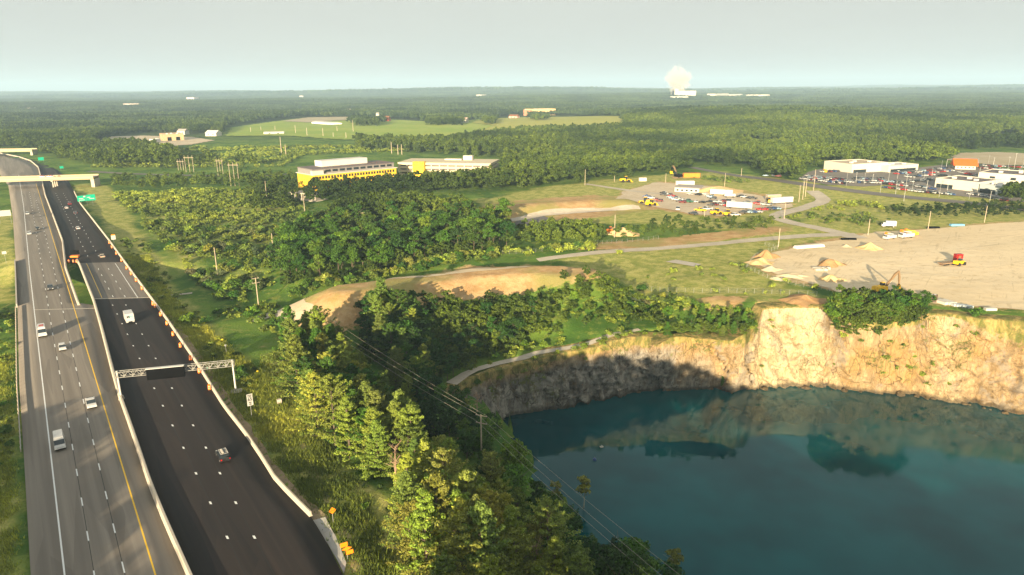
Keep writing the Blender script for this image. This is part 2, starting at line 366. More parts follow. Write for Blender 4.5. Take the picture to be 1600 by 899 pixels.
def dup(o, loc=None, rz=None, label=None, scale=None, parent=None):
    c = o.copy(); COL.objects.link(c)
    if parent is not None: c.parent = parent
    if loc is not None: c.location = loc
    if rz is not None: c.rotation_euler = (0, 0, rz)
    if label: c['label'] = label
    if scale is not None: c.scale = scale if not isinstance(scale, (int, float)) else (scale,)*3
    for ch in list(o.children): dup(ch, parent=c)
    return c
def np_mesh(name, V, Fq, mats=(), midx=None, smooth=False):
    V = np.asarray(V, np.float32); Fq = np.asarray(Fq, np.int32); k = Fq.shape[1]
    me = bpy.data.meshes.new(name); me.vertices.add(len(V)); me.vertices.foreach_set('co', V.ravel())
    me.loops.add(Fq.size); me.loops.foreach_set('vertex_index', Fq.ravel()); me.polygons.add(len(Fq))
    me.polygons.foreach_set('loop_start', np.arange(0, Fq.size, k, dtype=np.int32))
    me.polygons.foreach_set('loop_total', np.full(len(Fq), k, np.int32))
    for m in mats: me.materials.append(m)
    if midx is not None: me.polygons.foreach_set('material_index', np.asarray(midx, np.int32))
    if smooth: me.polygons.foreach_set('use_smooth', np.ones(len(Fq), bool))
    me.update(calc_edges=True); me.validate(); return me
def gridfaces(nr, nc):
    i = np.arange(nr-1)[:, None]*nc+np.arange(nc-1)[None]; i = i.ravel()
    return np.stack([i, i+1, i+nc+1, i+nc], 1)
# ---------------------------------------------------------------- terrain object
FIELD = wpoly([(352, 213), (362, 200), (420, 193), (475, 186), (560, 186), (700, 194), (735, 190), (760, 187), (830, 182), (900, 183), (972, 187), (975, 203), (900, 205), (815, 207), (760, 213), (700, 222), (600, 222), (520, 218), (450, 214)], 3)
def zone(poly, w, x, y):
    d = polydist(x, y, poly, True); ins = inpoly(x, y, poly)
    return np.clip(.5+np.where(ins, d, -d)/w, 0, 1)
_near = np.hypot(_X, _Y)
dirt = np.maximum(zone([tuple(v) for v in wpoly([(455, 505), (470, 470), (540, 445), (640, 418), (730, 404), (810, 402), (905, 408), (950, 440), (930, 452), (800, 452), (700, 460), (600, 490), (510, 505)], 2)], 12, _X, _Y), zone(wpoly([(725, 332), (770, 310), (850, 303), (930, 298), (1010, 303), (1035, 320), (960, 332), (860, 340), (790, 350)], 2), 16, _X, _Y))
dirt = np.maximum(dirt, zone(wpoly([(1185, 480), (1180, 470), (1290, 465), (1310, 480), (1620, 497), (1620, 515), (1300, 500)]), 8, _X, _Y))
dirt = np.maximum(dirt, .85*zone(wpoly([(1165, 412), (1200, 390), (1262, 376), (1365, 359), (1640, 341), (1800, 350), (1800, 475), (1640, 490), (1480, 480), (1360, 466), (1270, 448), (1200, 434)]), 14, _X, _Y))
dirt = np.maximum(dirt, .8*zone(wpoly([(965, 298), (1025, 282), (1120, 288), (1240, 310), (1245, 324), (1120, 342), (1035, 330), (955, 312)]), 18, _X, _Y))
dirt = np.maximum(dirt, .8*zone(wpoly([(900, 380), (1000, 370), (1240, 350), (1240, 362), (1000, 388), (900, 392)]), 10, _X, _Y))
dirt = np.maximum(dirt, .9*zone(wpoly([(1080, 462), (1170, 462), (1160, 478), (1070, 476)]), 8, _X, _Y))
for q in (((405, 520), (440, 545), (470, 600), (500, 660), (475, 690), (440, 640), (415, 570)), ((470, 690), (510, 700), (520, 730), (490, 740)), ((0, 430), (28, 430), (28, 455), (0, 455)), ((560, 850), (575, 850), (600, 905), (585, 905))):
    dirt = np.maximum(dirt, .62*zone(wpoly(q), 9, _X, _Y))
dry = zone(wpoly([(860, 400), (1000, 385), (1240, 350), (1300, 280), (1620, 320), (1620, 360), (1280, 380), (1180, 415), (1290, 465), (1130, 470), (1000, 455), (930, 430)]), 25, _X, _Y)
dry = np.maximum(dry, zone(wpoly([(1000, 275), (1130, 268), (1290, 292), (1270, 340), (1180, 360), (860, 345), (760, 350), (740, 310), (860, 290)]), 25, _X, _Y))
dry = np.maximum(dry, .95*zone(wpoly([(140, 285), (175, 290), (230, 370), (330, 500), (430, 600), (520, 760), (620, 920), (540, 920), (420, 720), (300, 560), (180, 380), (110, 290)]), 12, _X, _Y))
dry = np.maximum(dry, 1.0*zone(wpoly([(440, 560), (500, 660), (560, 740), (620, 800), (660, 920), (560, 920), (520, 830), (480, 740), (420, 640), (400, 580)], -2), 8, _X, _Y))
dry = np.maximum(dry, .75*zone(wpoly([(-200, 640), (48, 640), (52, 920), (-300, 920)]), 10, _X, _Y))
dry = np.maximum(dry, .9*zone(wpoly([(-100, 330), (25, 330), (25, 450), (-100, 450)]), 10, _X, _Y))
dry = np.maximum(dry, .55*zone(wpoly([(180, 300), (460, 300), (430, 440), (260, 440)]), 30, _X, _Y))
woods = np.clip((_near-1000)/300, 0, 1)*(1-zone(FIELD, 60, _X, _Y))
tn = np_mesh('ground', np.stack([_X.ravel(), _Y.ravel(), GH.ravel()], 1), gridfaces(len(GY), len(GX)), smooth=True)
for nm, a in (('dirt', dirt), ('dry', dry), ('woods', woods)):
    at = tn.attributes.new(nm, 'FLOAT', 'POINT'); at.data.foreach_set('value', a.ravel().astype(np.float32))
m, t, o = new_mat('ground_cover')
def attr(t, n): a = nd(t, 'ShaderNodeAttribute'); a.attribute_name = n; return a.outputs['Fac']
n1 = noise_n(t, .035, 5, .6, pos(t)); n2 = noise_n(t, .22, 5, .7, pos(t)); n3 = noise_n(t, 1.6, 4, .75, pos(t)); nL = noise_n(t, .006, 3, .5, pos(t))
green = mixc(t, sstep(t, n1, .38, .62), (.050, .115, .018), (.13, .21, .032))
green = mixc(t, sstep(t, n2, .5, .72), green, (.21, .235, .05))
dryc = mixc(t, sstep(t, n2, .36, .66), (.23, .26, .055), (.44, .40, .13))
c = mixc(t, sstep(t, mth(t, 'ADD', attr(t, 'dry'), mth(t, 'MULTIPLY', mth(t, 'SUBTRACT', n1, .5), 1.2)), .35, .75), green, dryc)
dc = mixc(t, sstep(t, n2, .35, .65), (.38, .23, .10), (.50, .34, .17)); dc = mixc(t, mth(t, 'MULTIPLY', sstep(t, n1, .44, .60), .8), dc, (.27, .26, .08))
c = mixc(t, sstep(t, mth(t, 'ADD', attr(t, 'dirt'), mth(t, 'MULTIPLY', mth(t, 'SUBTRACT', n2, .5), 1.1)), .42, .62), c, dc)
wc = mixc(t, sstep(t, nL, .4, .6), (.035, .055, .016), (.06, .08, .026))
c = mixc(t, attr(t, 'woods'), c, wc)
c = mixc(t, mth(t, 'MULTIPLY', sstep(t, n3, .45, .75), mth(t, 'SUBTRACT', .55, mth(t, 'MULTIPLY', attr(t, 'dirt'), .5))), c, (.035, .06, .014))
M_GROUND = finish(m, t, o, c, .95, 0, .08, bump=mth(t, 'ADD', n3, n2), bstr=.8, bdist=.35)
tn.materials.append(M_GROUND)
tag(link('ground', tn), kind='structure')
# ---------------------------------------------------------------- sheets lying on the terrain
def densify(poly, step, wob=0, seed=0):
    out = []; n = len(poly)
    for i in range(n):
        a = np.array(poly[i][:2]); b = np.array(poly[(i+1) % n][:2]); L = np.hypot(*(b-a)); k = max(1, int(L/step))
        for j in range(k):
            p = a+(b-a)*j/k
            if wob: p = p+wob*np.array([wnoise(p[0], p[1], 11, seed), wnoise(p[0], p[1], 9, seed+1)])+.4*wob*np.array([wnoise(p[0], p[1], 3, seed), wnoise(p[0], p[1], 2.5, seed+2)])
            out.append((float(p[0]), float(p[1])))
    return out
def sheet(name, poly, mat, dz=.12, step=4, wob=1.0, kind='structure'):
    b = densify(poly, min(step, 3) if wob else step, wob); xs = [p[0] for p in b]; ys = [p[1] for p in b]
    gx, gy = np.meshgrid(np.arange(min(xs), max(xs), step), np.arange(min(ys), max(ys), step)); gx = gx.ravel(); gy = gy.ravel()
    ok = inpoly(gx, gy, b) & (polydist(gx, gy, b, True) > step*.4); gx = gx[ok]; gy = gy[ok]
    vs = [Vector(p) for p in b]+[Vector((float(a), float(c))) for a, c in zip(gx, gy)]
    r = delaunay_2d_cdt(vs, [], [list(range(len(b)))], 1, 1e-4)
    V = np.array([(v[0], v[1]) for v in r[0]]); z = hgt(V[:, 0], V[:, 1])+dz
    me = bpy.data.meshes.new(name); me.from_pydata([(a[0], a[1], c) for a, c in zip(V, z)], [], [tuple(f) for f in r[2]])
    me.materials.append(mat)
    if me.polygons and me.polygons[0].normal.z < 0: me.flip_normals()
    o = link(name, me)
    return tag(o, kind=kind)
def ribbon(name, pts, width, mat, dz=.14, wob=.5, px=True, step=3, z=0):
    p = [np.array(P(a[0], a[1], a[2] if len(a) > 2 else z)[:2]) for a in pts] if px else [np.array(q[:2]) for q in pts]
    q = []
    for i in range(len(p)-1):
        L = np.hypot(*(p[i+1]-p[i])); k = max(2, int(L/6))
        for j in range(k): q.append(p[i]+(p[i+1]-p[i])*j/k)
    q.append(p[-1]); q = np.array(q)
    for _ in range(3): q[1:-1] = (q[:-2]+2*q[1:-1]+q[2:])/4
    tg = np.gradient(q, axis=0); tg /= np.hypot(tg[:, 0], tg[:, 1])[:, None]; nr = np.stack([-tg[:, 1], tg[:, 0]], 1)
    w = (np.interp(np.linspace(0, 1, len(q)), np.linspace(0, 1, len(width)), width) if isinstance(width, (list, tuple)) else np.full(len(q), width))/2
    poly = [tuple(v) for v in q+nr*w[:, None]]+[tuple(v) for v in (q-nr*w[:, None])[::-1]]
    return sheet(name, poly, mat, dz, step, wob)
M_GRAVEL = soil('pale_gravel', (.68, .54, .34), (.78, .64, .43), (.53, .40, .23), .02, .3, .08, streak=(R(60), (1, .25, 1)))
M_TRACK = soil('grey_track', (.46, .40, .32), (.56, .49, .39), (.36, .30, .22), .1, .9, .06)
M_YARD = soil('yard_gravel', (.54, .44, .31), (.62, .52, .38), (.46, .33, .19), .04, .4, .05)
M_MEADOW = soil('meadow_grass', (.24, .34, .05), (.33, .39, .07), (.40, .38, .11), .008, .05, .2, streak=(R(15), (.5, 1, 1)))
M_PAVE = asphalt('town_asphalt', (.16, .145, .13), (.19, .17, .15), (.13, .12, .11))
M_PLOT = soil('tan_plot', (.42, .34, .22), (.50, .42, .29), (.36, .31, .16), .03, .3, .1)
sheet('gravel_yard', wpoly([(1183, 412), (1205, 396), (1262, 381), (1330, 372), (1365, 361), (1430, 359), (1500, 354), (1640, 344), (1800, 350), (1800, 470), (1640, 487), (1560, 482), (1480, 476), (1420, 470), (1360, 462), (1310, 455), (1270, 442), (1215, 430)]), M_GRAVEL, .12, 4, 1.3)
ribbon('gravel_track', [(840, 404), (900, 399), (960, 391), (1040, 384), (1130, 377), (1215, 371), (1290, 366), (1340, 366)], [5, 6, 6, 6.5, 6.5, 7, 8], M_TRACK)
ribbon('gravel_track', [(1343, 372), (1310, 362), (1262, 354), (1210, 343), (1215, 334), (1255, 324), (1292, 312), (1268, 300)], [10, 9, 8, 9, 9, 9, 9, 9], M_TRACK, .2)
ribbon('quarry_path', [(705, 600, -9), (720, 585, -8.8), (760, 572, -8.3), (820, 558, -7.8), (880, 546, -7), (940, 530, -6.2), (1000, 515, -4.8)], [3.5, 3, 2.6, 2.6, 2.6, 2.6, 2], M_TRACK, .16, .3, step=2)
ribbon('ridge_track', [(475, 500, 0), (450, 487, 0), (455, 468, 1), (500, 447, 4), (560, 434, 6), (640, 420, 8), (740, 408, 8), (830, 405, 8)], [11, 9, 7, 5, 5, 5, 5, 5], soil('ridge_sand', (.52, .42, .28), (.60, .50, .35), (.44, .32, .18), .1, .8, .06), .16)
ribbon('gravel_track', [(395, 495), (425, 482), (452, 487)], [3, 5, 7], M_TRACK)
ribbon('culvert_path', [(245, 458, -5), (285, 457, -5.5), (300, 455, -5.5)], 2.2, M_TRACK, .2)
ribbon('dirt_lane', [(735, 350), (800, 345), (850, 335), (930, 329), (1000, 327)], [6, 8, 8, 6], M_TRACK, .25)
sheet('grey_plot', wpoly([(792, 352), (825, 339), (850, 338), (870, 344), (845, 357)]), simple('grey_hardstanding', (.13, .12, .115), .9), .2, 4, .6)
ribbon('dirt_lane', [(915, 288), (960, 294), (1010, 300), (1040, 302)], [5, 6, 7], M_TRACK, .3)
sheet('staging_yard', wpoly([(975, 298), (1025, 285), (1080, 288), (1120, 292), (1170, 302), (1235, 312), (1240, 322), (1180, 332), (1120, 338), (1075, 334), (1035, 325), (990, 318), (960, 310)]), M_YARD, .25, 6, 2)
ribbon('country_road', [(1080, 262), (1120, 270), (1180, 280), (1240, 290), (1300, 298), (1380, 306), (1450, 312), (1520, 318), (1620, 330)], [8, 9, 10, 11, 12, 12, 12, 12], M_PAVE, .3, 0)
ribbon('country_road', [(140, 268), (200, 271), (300, 273), (400, 274), (480, 268)], 8, M_PAVE, .35, 0)
sheet('car_park', wpoly([(1246, 285), (1262, 272), (1300, 262), (1340, 270), (1400, 270), (1470, 262), (1510, 265), (1560, 270), (1640, 280), (1640, 322), (1570, 314), (1480, 307), (1420, 299), (1385, 293), (1350, 296), (1290, 293)]), asphalt('car_park_asphalt', (.20, .175, .15), (.23, .20, .17), (.16, .145, .13)), .28, 6, .8)
sheet('car_park', wpoly([(155, 222), (175, 214), (225, 213), (300, 216), (335, 222), (300, 228), (240, 232), (170, 230)], 1), M_YARD, .5, 14, 2)
sheet('sand_plot', wpoly([(1480, 250), (1500, 238), (1560, 236), (1660, 240), (1660, 256), (1560, 258)], 3), M_PLOT, .5, 10, 3)
sheet('sand_plot', wpoly([(1180, 232), (1150, 226), (1165, 221), (1210, 226), (1230, 235)], 3), M_MEADOW, .5, 10, 2)
ribbon('dirt_lane', [(1455, 227, 5), (1490, 222, 5), (1530, 218, 5), (1580, 215, 5)], [10, 16, 14, 10], M_PLOT, .8, 1)
sheet('meadow', FIELD, M_MEADOW, 1.2, 40, 8)
sheet('meadow', wpoly([(738, 196), (752, 189), (830, 184), (905, 185), (968, 189), (970, 201), (900, 203), (810, 205), (745, 207), (775, 201)], 3), soil('dry_meadow', (.36, .36, .075), (.42, .40, .10), (.30, .33, .06), .01, .06, .2), 2.0, 30, 6)
sheet('bare_plot', wpoly([(440, 192), (480, 186), (560, 185), (545, 190), (480, 194)], 3), M_PLOT, 2.2, 25, 5)
for q in (((430, 482), (480, 479), (520, 483), (470, 487)), ):
    pass
ribbon('verge_track', [(x, y, -2) for x, y in ((560, 905), (545, 850), (520, 800), (495, 750), (470, 700))], [1.6, 1.4, 1.2, 1], soil('worn_grass', (.30, .25, .12), (.36, .31, .13), (.22, .22, .06), .2, 1.5, .05), .08, .6, step=1.5)
sheet('old_slab', wpoly([(1040, 406), (1056, 403), (1096, 411), (1086, 415)]), M_CONC, .3, 3, 0)
# ---------------------------------------------------------------- highway
def strip(name, fl, fr, y0, y1, mat, z=0.0, cols=2, dy=3.0, skirt=0, skew=0, parent=None):
    n = max(2, int((y1-y0)/dy)+1); Y = np.linspace(y0, y1, n); V = []
    for k in range(cols):
        f = k/(cols-1); yy = Y
        a = fl(yy); b = fr(yy); V.append(np.stack([a+(b-a)*f, yy, np.full(n, z)], 1))
    if skirt:
        lo = V[0].copy(); lo[:, 2] -= skirt; hi = V[-1].copy(); hi[:, 2] -= skirt; V = [lo]+V+[hi]
    V = np.stack(V, 1); c = V.shape[1]
    if skew: V[..., 1] += skew*(V[..., 0]-V[:, :1, 0])
    return link(name, np_mesh(name, V.reshape(-1, 3), gridfaces(n, c), [mat]), parent)
YFAR = float(P(0, 236.5)[1])
tag(strip('highway_road', lambda Y: interp(Y, L_EDGE), med, YMIN, YFAR, M_OLD, 0, 6, 3, .6), kind='structure')
tag(strip('highway_road', rleft, lambda Y: interp(Y, L_REDGE), YMIN, YFAR, M_NEW, 0, 6, 3, .6), kind='structure')
def off(line_, w): return (lambda Y: interp(Y, line_)-w/2/math.cos(ROAD_ANG)), (lambda Y: interp(Y, line_)+w/2/math.cos(ROAD_ANG))
def paint(ln, w, mat, y0, y1, z=.008):
    a, b = off(ln, w); return tag(strip('lane_line', a, b, y0, y1, mat, z, 2, 3), kind='structure')
paint(L_WHITE, .24, M_WHITE, YMIN, 620); paint(L_YEL, .24, M_YELLOW, YMIN, yrow(286))
M_SEAM = simple('tar_seam', (.035, .032, .03), .8)
for ln_ in (L_D1, L_D2): paint(ln_, .10, M_SEAM, YMIN, yrow(300), .004)
M_SEAM2 = simple('fresh_seam', (.012, .012, .012), .7)
for ln_ in (line((380, 891), (323, 774), (249, 623), (204.5, 533), (175, 475)), line((418, 878), (331, 716), (275, 618), (237, 549), (194, 472))): paint(ln_, .12, M_SEAM2, YMIN, yrow(470), .004)
# concrete deck of the right-hand bridge and its lines
y0, y1 = yrow(467), yrow(411)
dk = tag(strip('bridge_deck', lambda Y: rleft(Y)+.5, lambda Y: interp(Y, L_REDGE)-.5, y0, y1, M_DECK, .006, 4, 2, 0, .06), kind='structure')
def rfrac(f): return lambda Y: rleft(Y)+f*(interp(Y, L_REDGE)-rleft(Y))
for f, mt in ((.16, M_YELLOW), (.78, M_WHITE)):
    tag(strip('lane_line', lambda Y: rfrac(f)(Y)-.12, lambda Y: rfrac(f)(Y)+.12, y0+1, y1-1, mt, .012), kind='structure')
def cross(y, fl, fr, w, mat, z=.014, skew=.06):
    return tag(strip('expansion_joint', fl, fr, y, y+w, mat, z, 3, 1, 0, skew), kind='structure')
cross(y0-.5, lambda Y: rleft(Y)+.5, lambda Y: interp(Y, L_REDGE)-.6, .7, M_CONC)
cross(yrow(484), lambda Y: interp(Y, L_WHITE)+.2, lambda Y: med(Y)-.6, .6, M_CONC, .012)
cross(yrow(420)+2, lambda Y: interp(Y, L_WHITE)+.2, lambda Y: med(Y)-.6, .4, M_OLD, .012)
# dashes: 3 m long, 12.2 m apart, one mesh per row of dashes
def dashes(ln, y_first, pitch, length, w, y1, mat=None, z=.008):
    mb = MB(); Y = y_first; st = pitch*math.cos(ROAD_ANG)
    while Y < y1:
        L = length*math.cos(ROAD_ANG); hw = w/2/math.cos(ROAD_ANG); a0 = float(interp(Y-L/2, ln)); a1 = float(interp(Y+L/2, ln))
        mb.add([(a0-hw, Y-L/2, z), (a0+hw, Y-L/2, z), (a1+hw, Y+L/2, z), (a1-hw, Y+L/2, z)], [(0, 1, 2, 3)]); Y += st
    return tag(mb.obj('lane_dashes', mat or M_WHITE), kind='structure')
dashes(L_D1, yrow(784)-2*12.2*math.cos(ROAD_ANG), 12.2, 3.2, .2, yrow(300)); dashes(L_D2, yrow(774)-2*12.2*math.cos(ROAD_ANG), 12.2, 3.2, .2, yrow(300))
LA = line((380, 891), (323, 774), (249, 623), (204.5, 533), (175, 475)); LB = line((418, 878), (331, 716), (275, 618), (237, 549), (194, 472))
for ln in (LA, LB):
    dashes(ln, yrow(891)-12, 6.1*2, 1.0, .32, yrow(470)); dashes(ln, yrow(400), 12.2, 1.6, .3, yrow(300))
dashes(np.array([[rfrac(.36)(y), y] for y in (y0, y1)], float), y0+3, 12.2, 3, .2, y1-1, z=.012); dashes(np.array([[rfrac(.57)(y), y] for y in (y0, y1)], float), y0+3, 12.2, 3, .2, y1-1, z=.012)
sheet('concrete_apron', [tuple(P(a, b)[:2]) for a, b in ((489, 809), (508, 806), (524, 835), (541, 878), (537, 893), (513, 848))], M_CONC2, .33, 2, 0)
# median barrier, edge barriers: swept profiles
def sweep(name, pts, prof, mat, parent=None, closed_ends=True, smooth=False):
    p = np.array(pts, float); d = np.gradient(p[:, :2], axis=0); d /= np.hypot(d[:, 0], d[:, 1])[:, None]; nr = np.stack([d[:, 1], -d[:, 0]], 1); V = []
    for a, b in prof: V.append(np.stack([p[:, 0]+nr[:, 0]*a, p[:, 1]+nr[:, 1]*a, p[:, 2]+b], 1))
    V = np.stack(V, 1); n, c = V.shape[:2]; mb = MB(); mb.add(V.reshape(-1, 3), [tuple(f) for f in gridfaces(n, c)])
    if closed_ends: mb.f += [tuple(range(c-1, -1, -1)), tuple((n-1)*c+k for k in range(c))]; mb.m += [0, 0]
    return mb.obj(name, mat, parent)
def path(f, y0, y1, dy=4, z=0, o=0): Y = np.linspace(y0, y1, max(2, int(abs(y1-y0)/dy))); return np.stack([f(Y)+o, Y, np.full(len(Y), z)], 1)
JB = [(-.42, -.02), (-.42, .12), (-.20, .42), (-.17, 1.12), (.17, 1.12), (.20, .42), (.42, .12), (.42, -.02)]
b = sweep('median_barrier', path(lambda Y: interp(Y, L_MED), YMIN, Y_OPEN1), JB, M_CONC); tag(b, 'long pale concrete barrier along the dark right carriageway, from the foreground to the orange machine', 'barrier')
b = sweep('median_barrier', path(lambda Y: interp(Y, L_MEDL), Y_OPEN0, YFAR), JB, M_CONC); tag(b, 'pale concrete barrier beside the yellow line, running from the grassy gap under the overpass', 'barrier')
b = sweep('edge_barrier', path(lambda Y: interp(Y, L_REDGE), yrow(807, 486), yrow(300, 115)), [(a_*.72, b_*.85) for a_, b_ in JB], M_CONC); tag(b, 'pale concrete barrier along the right edge of the dark carriageway behind orange drums', 'barrier')
# rubble strip behind the edge barrier
ribbon('gravel_shoulder', [(x, y) for x, y in ((500, 812), (462, 776), (436, 748), (415, 714), (390, 677), (356, 633), (310, 560), (266, 496), (222, 438))][::-1], [2, 2.4, 2.6, 3], soil('shoulder_stones', (.30, .22, .14), (.38, .28, .17), (.14, .11, .08), .4, 1.4, .1), .22, .5, step=2)
# left guard rail: W-beam on posts
def guard_rail(y0, y1, label, o=-.5):
    g = thing('guard_rail', (float(interp(y0, L_EDGE))+o, y0, 0), 0, label, 'guard rail')
    def rel(Y): return interp(Y, L_EDGE)-float(interp(y0, L_EDGE))
    Y = np.linspace(y0, y1, max(2, int((y1-y0)/4)))
    pts = np.stack([rel(Y), Y-y0, np.full(len(Y), .42)], 1)
    sweep('rail', pts, [(.05, 0), (.10, .08), (.05, .15), (.10, .23), (.05, .31), (0, .31), (.04, .23), (0, .15), (.04, .08), (0, 0)], M_STEEL, g)
    n = min(90, int((y1-y0)/2.2)); pb = MB(); pb.box((0, 0, -.5), (.13, .2, 1.28)); me = pb.mesh('post'); me.materials.append(M_WOOD)
    for i in range(n):
        yy = y0+(y1-y0)*(i+.5)/n; link('post', me, g, (float(rel(yy))-.08, yy-y0, 0))
guard_rail(yrow(706), yrow(480), 'galvanised guard rail on wooden posts along the left shoulder of the road')
b = sweep('bridge_parapet', path(lambda Y: interp(Y, L_EDGE)-.2, yrow(478), yrow(408)), [(-.2, -.5), (-.2, .9), (.2, .9), (.2, -.5)], M_CONC); tag(b, 'concrete parapet wall along the left edge of the highway bridge', 'parapet')
g_ = sweep('shade_girder', path(lambda Y: interp(Y, L_MEDL)-.9, Y_OPEN0+1, Y_OPEN1+14), [(-.25, -4.2), (-.25, -.61), (.25, -.61), (.25, -4.2)], M_CONC2); tag(g_, 'added concrete side girder of the left carriageway, deep enough to shade the open gap', 'girder')  # deep side wall added so its shadow darkens the open median
# bridge abutments and girders seen in the gap
for f0, f1, nm in ((lambda Y: interp(Y, L_MEDL)-1.2, lambda Y: interp(Y, L_MEDL)+.3, 0), (lambda Y: rleft(Y)-.3, lambda Y: rleft(Y)+1.2, 1)):
    mb = MB(); 
    for Y in np.linspace(yrow(477), yrow(412), 8): pass
for lab, ln in (('girder', None),): pass
# ---------------------------------------------------------------- quarry walls and water
from mathutils import noise as MN
def resample(pts, step):
    pts = np.array(pts, float); s = np.r_[0, np.cumsum(np.linalg.norm(np.diff(pts[:, :2], axis=0), axis=1))]
    q = np.arange(0, s[-1], step); return np.stack([np.interp(q, s, pts[:, k]) for k in range(pts.shape[1])], 1)
_rp = resample(np.c_[RIM, [p[0] for p in RIM_PX]], .75)
for _ in range(2): _rp[1:-1, :3] = (_rp[:-2, :3]+2*_rp[1:-1, :3]+_rp[2:, :3])/4
_bx = np.interp(_rp[:, 3], [655, 705, 760, 800, 900, 1000, 1190, 1290, 1600, 1960], [762, 785, 798, 815, 900, 995, 1190, 1290, 1600, 2000])
_bb = np.stack([np.interp(_bx, [p[0] for p in BASE_PX], BASE[:, k]) for k in range(3)], 1)
NC, NR, LP = len(_rp), 64, 4
_rz = hgt(_rp[:, 0], _rp[:, 1])
out2 = _rp[:, :2]-_bb[:, :2]; out2 /= np.linalg.norm(out2, axis=1)[:, None]
CV = np.zeros((NR+1+LP, NC, 3))
_lip = np.zeros((NC, 3))
for r in range(NR+1+LP):
    if r < LP:
        o_ = (7.5, 5.0, 2.8, .9)[r]; CV[r, :, :2] = _rp[:, :2]+out2*o_; CV[r, :, 2] = hgt(CV[r, :, 0], CV[r, :, 1])+(-.12, .08, .12, .1)[r]
        continue
    tt = (r-LP)/NR; top = CV[LP-1, :, 2]-.15
    g = tt**1.15
    CV[r, :, :2] = _rp[:, :2]*(1-g)+_bb[:, :2]*g; CV[r, :, 2] = top*(1-tt)+(ZW-2.5)*tt
    am = math.sin(math.pi*min(1, tt*1.6+.02)/1.0*.5) if tt < .6 else 1.0
    px = _rp[:, 3]
    for c in range(NC):
        x, y, z = CV[r, c]
        big = MN.fractal(Vector((x*.055, y*.055, z*.03)), .9, 2.1, 4)
        vert = MN.ridged_multi_fractal(Vector((x*.16, y*.16, z*.035+7)), .9, 2.2, 5, 1.0, 2.0)-1.0
        fine = MN.fractal(Vector((x*.7, y*.7, z*.45)), .8, 2.1, 4)
        cell = MN.cell(Vector((x*.22+z*.06, y*.22, z*.16)))
        vd, vp = MN.voronoi(Vector((x*.20+z*.05, y*.20, z*.11)), distance_metric='DISTANCE', exponent=2.5)[:2]; jt = min(.5, vd[1]-vd[0]); pl_ = MN.cell(Vector(vp[0])*3.1)
        d = am*(1.5*pl_-.9*(jt < .06)) + am*(2.2*big+.75*vert+.9*fine+.9*cell)
        CV[r, c, 0] -= out2[c, 0]*d; CV[r, c, 1] -= out2[c, 1]*d; CV[r, c, 2] += am*.5*fine
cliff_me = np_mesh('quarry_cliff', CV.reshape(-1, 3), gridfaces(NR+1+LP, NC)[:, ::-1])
tt = np.repeat(np.r_[np.full(LP, -.05), np.linspace(0, 1, NR+1)], NC); pxx = np.tile(_rp[:, 3], NR+1+LP)
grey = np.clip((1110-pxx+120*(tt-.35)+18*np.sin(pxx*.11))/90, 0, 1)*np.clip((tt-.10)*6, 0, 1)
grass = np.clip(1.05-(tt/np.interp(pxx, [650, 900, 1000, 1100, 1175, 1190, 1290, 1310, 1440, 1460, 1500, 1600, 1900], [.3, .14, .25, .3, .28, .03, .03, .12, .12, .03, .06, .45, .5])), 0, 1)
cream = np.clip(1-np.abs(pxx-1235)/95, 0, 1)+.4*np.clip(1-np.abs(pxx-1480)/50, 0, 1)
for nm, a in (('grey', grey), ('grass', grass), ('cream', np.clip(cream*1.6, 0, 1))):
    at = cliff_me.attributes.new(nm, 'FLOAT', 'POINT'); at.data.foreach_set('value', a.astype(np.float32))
m, t, o = new_mat('quarry_rock')
g2 = nd(t, 'ShaderNodeMapping'); t.links.new(pos(t), g2.inputs[0]); g2.inputs[3].default_value = (.35, .35, .12)
a = noise_n(t, 1, 6, .7, g2.outputs[0], .4); b = noise_n(t, .9, 5, .7, pos(t), .3); big = noise_n(t, .07, 4, .6, pos(t)); st = noise_n(t, 3.5, 4, .7, g2.outputs[0], .5)
crk = nd(t, 'ShaderNodeTexVoronoi'); crk.feature = 'DISTANCE_TO_EDGE'; crk.inputs['Scale'].default_value = 1.1; t.links.new(g2.outputs[0], crk.inputs[0])
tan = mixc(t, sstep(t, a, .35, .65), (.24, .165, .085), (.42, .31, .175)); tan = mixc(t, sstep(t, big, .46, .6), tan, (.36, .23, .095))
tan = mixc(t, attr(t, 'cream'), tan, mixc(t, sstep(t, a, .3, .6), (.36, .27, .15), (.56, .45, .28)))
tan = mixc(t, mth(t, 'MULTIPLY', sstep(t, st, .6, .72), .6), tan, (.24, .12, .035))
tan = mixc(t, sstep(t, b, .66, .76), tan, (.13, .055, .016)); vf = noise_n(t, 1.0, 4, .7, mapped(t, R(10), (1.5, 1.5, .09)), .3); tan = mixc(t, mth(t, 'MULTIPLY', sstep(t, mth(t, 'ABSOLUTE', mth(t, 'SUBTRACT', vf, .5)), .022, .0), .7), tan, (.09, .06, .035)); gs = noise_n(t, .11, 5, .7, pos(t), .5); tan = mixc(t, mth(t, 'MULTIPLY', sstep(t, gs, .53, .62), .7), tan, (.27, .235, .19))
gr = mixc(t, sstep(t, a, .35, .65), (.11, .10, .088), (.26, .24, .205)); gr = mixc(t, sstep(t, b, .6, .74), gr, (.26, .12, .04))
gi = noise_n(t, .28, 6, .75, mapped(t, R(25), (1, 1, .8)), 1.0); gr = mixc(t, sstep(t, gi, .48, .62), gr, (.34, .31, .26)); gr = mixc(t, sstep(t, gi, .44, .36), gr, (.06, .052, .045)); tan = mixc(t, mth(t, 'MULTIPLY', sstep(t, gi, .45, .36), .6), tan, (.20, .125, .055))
c = mixc(t, attr(t, 'grey'), tan, gr)
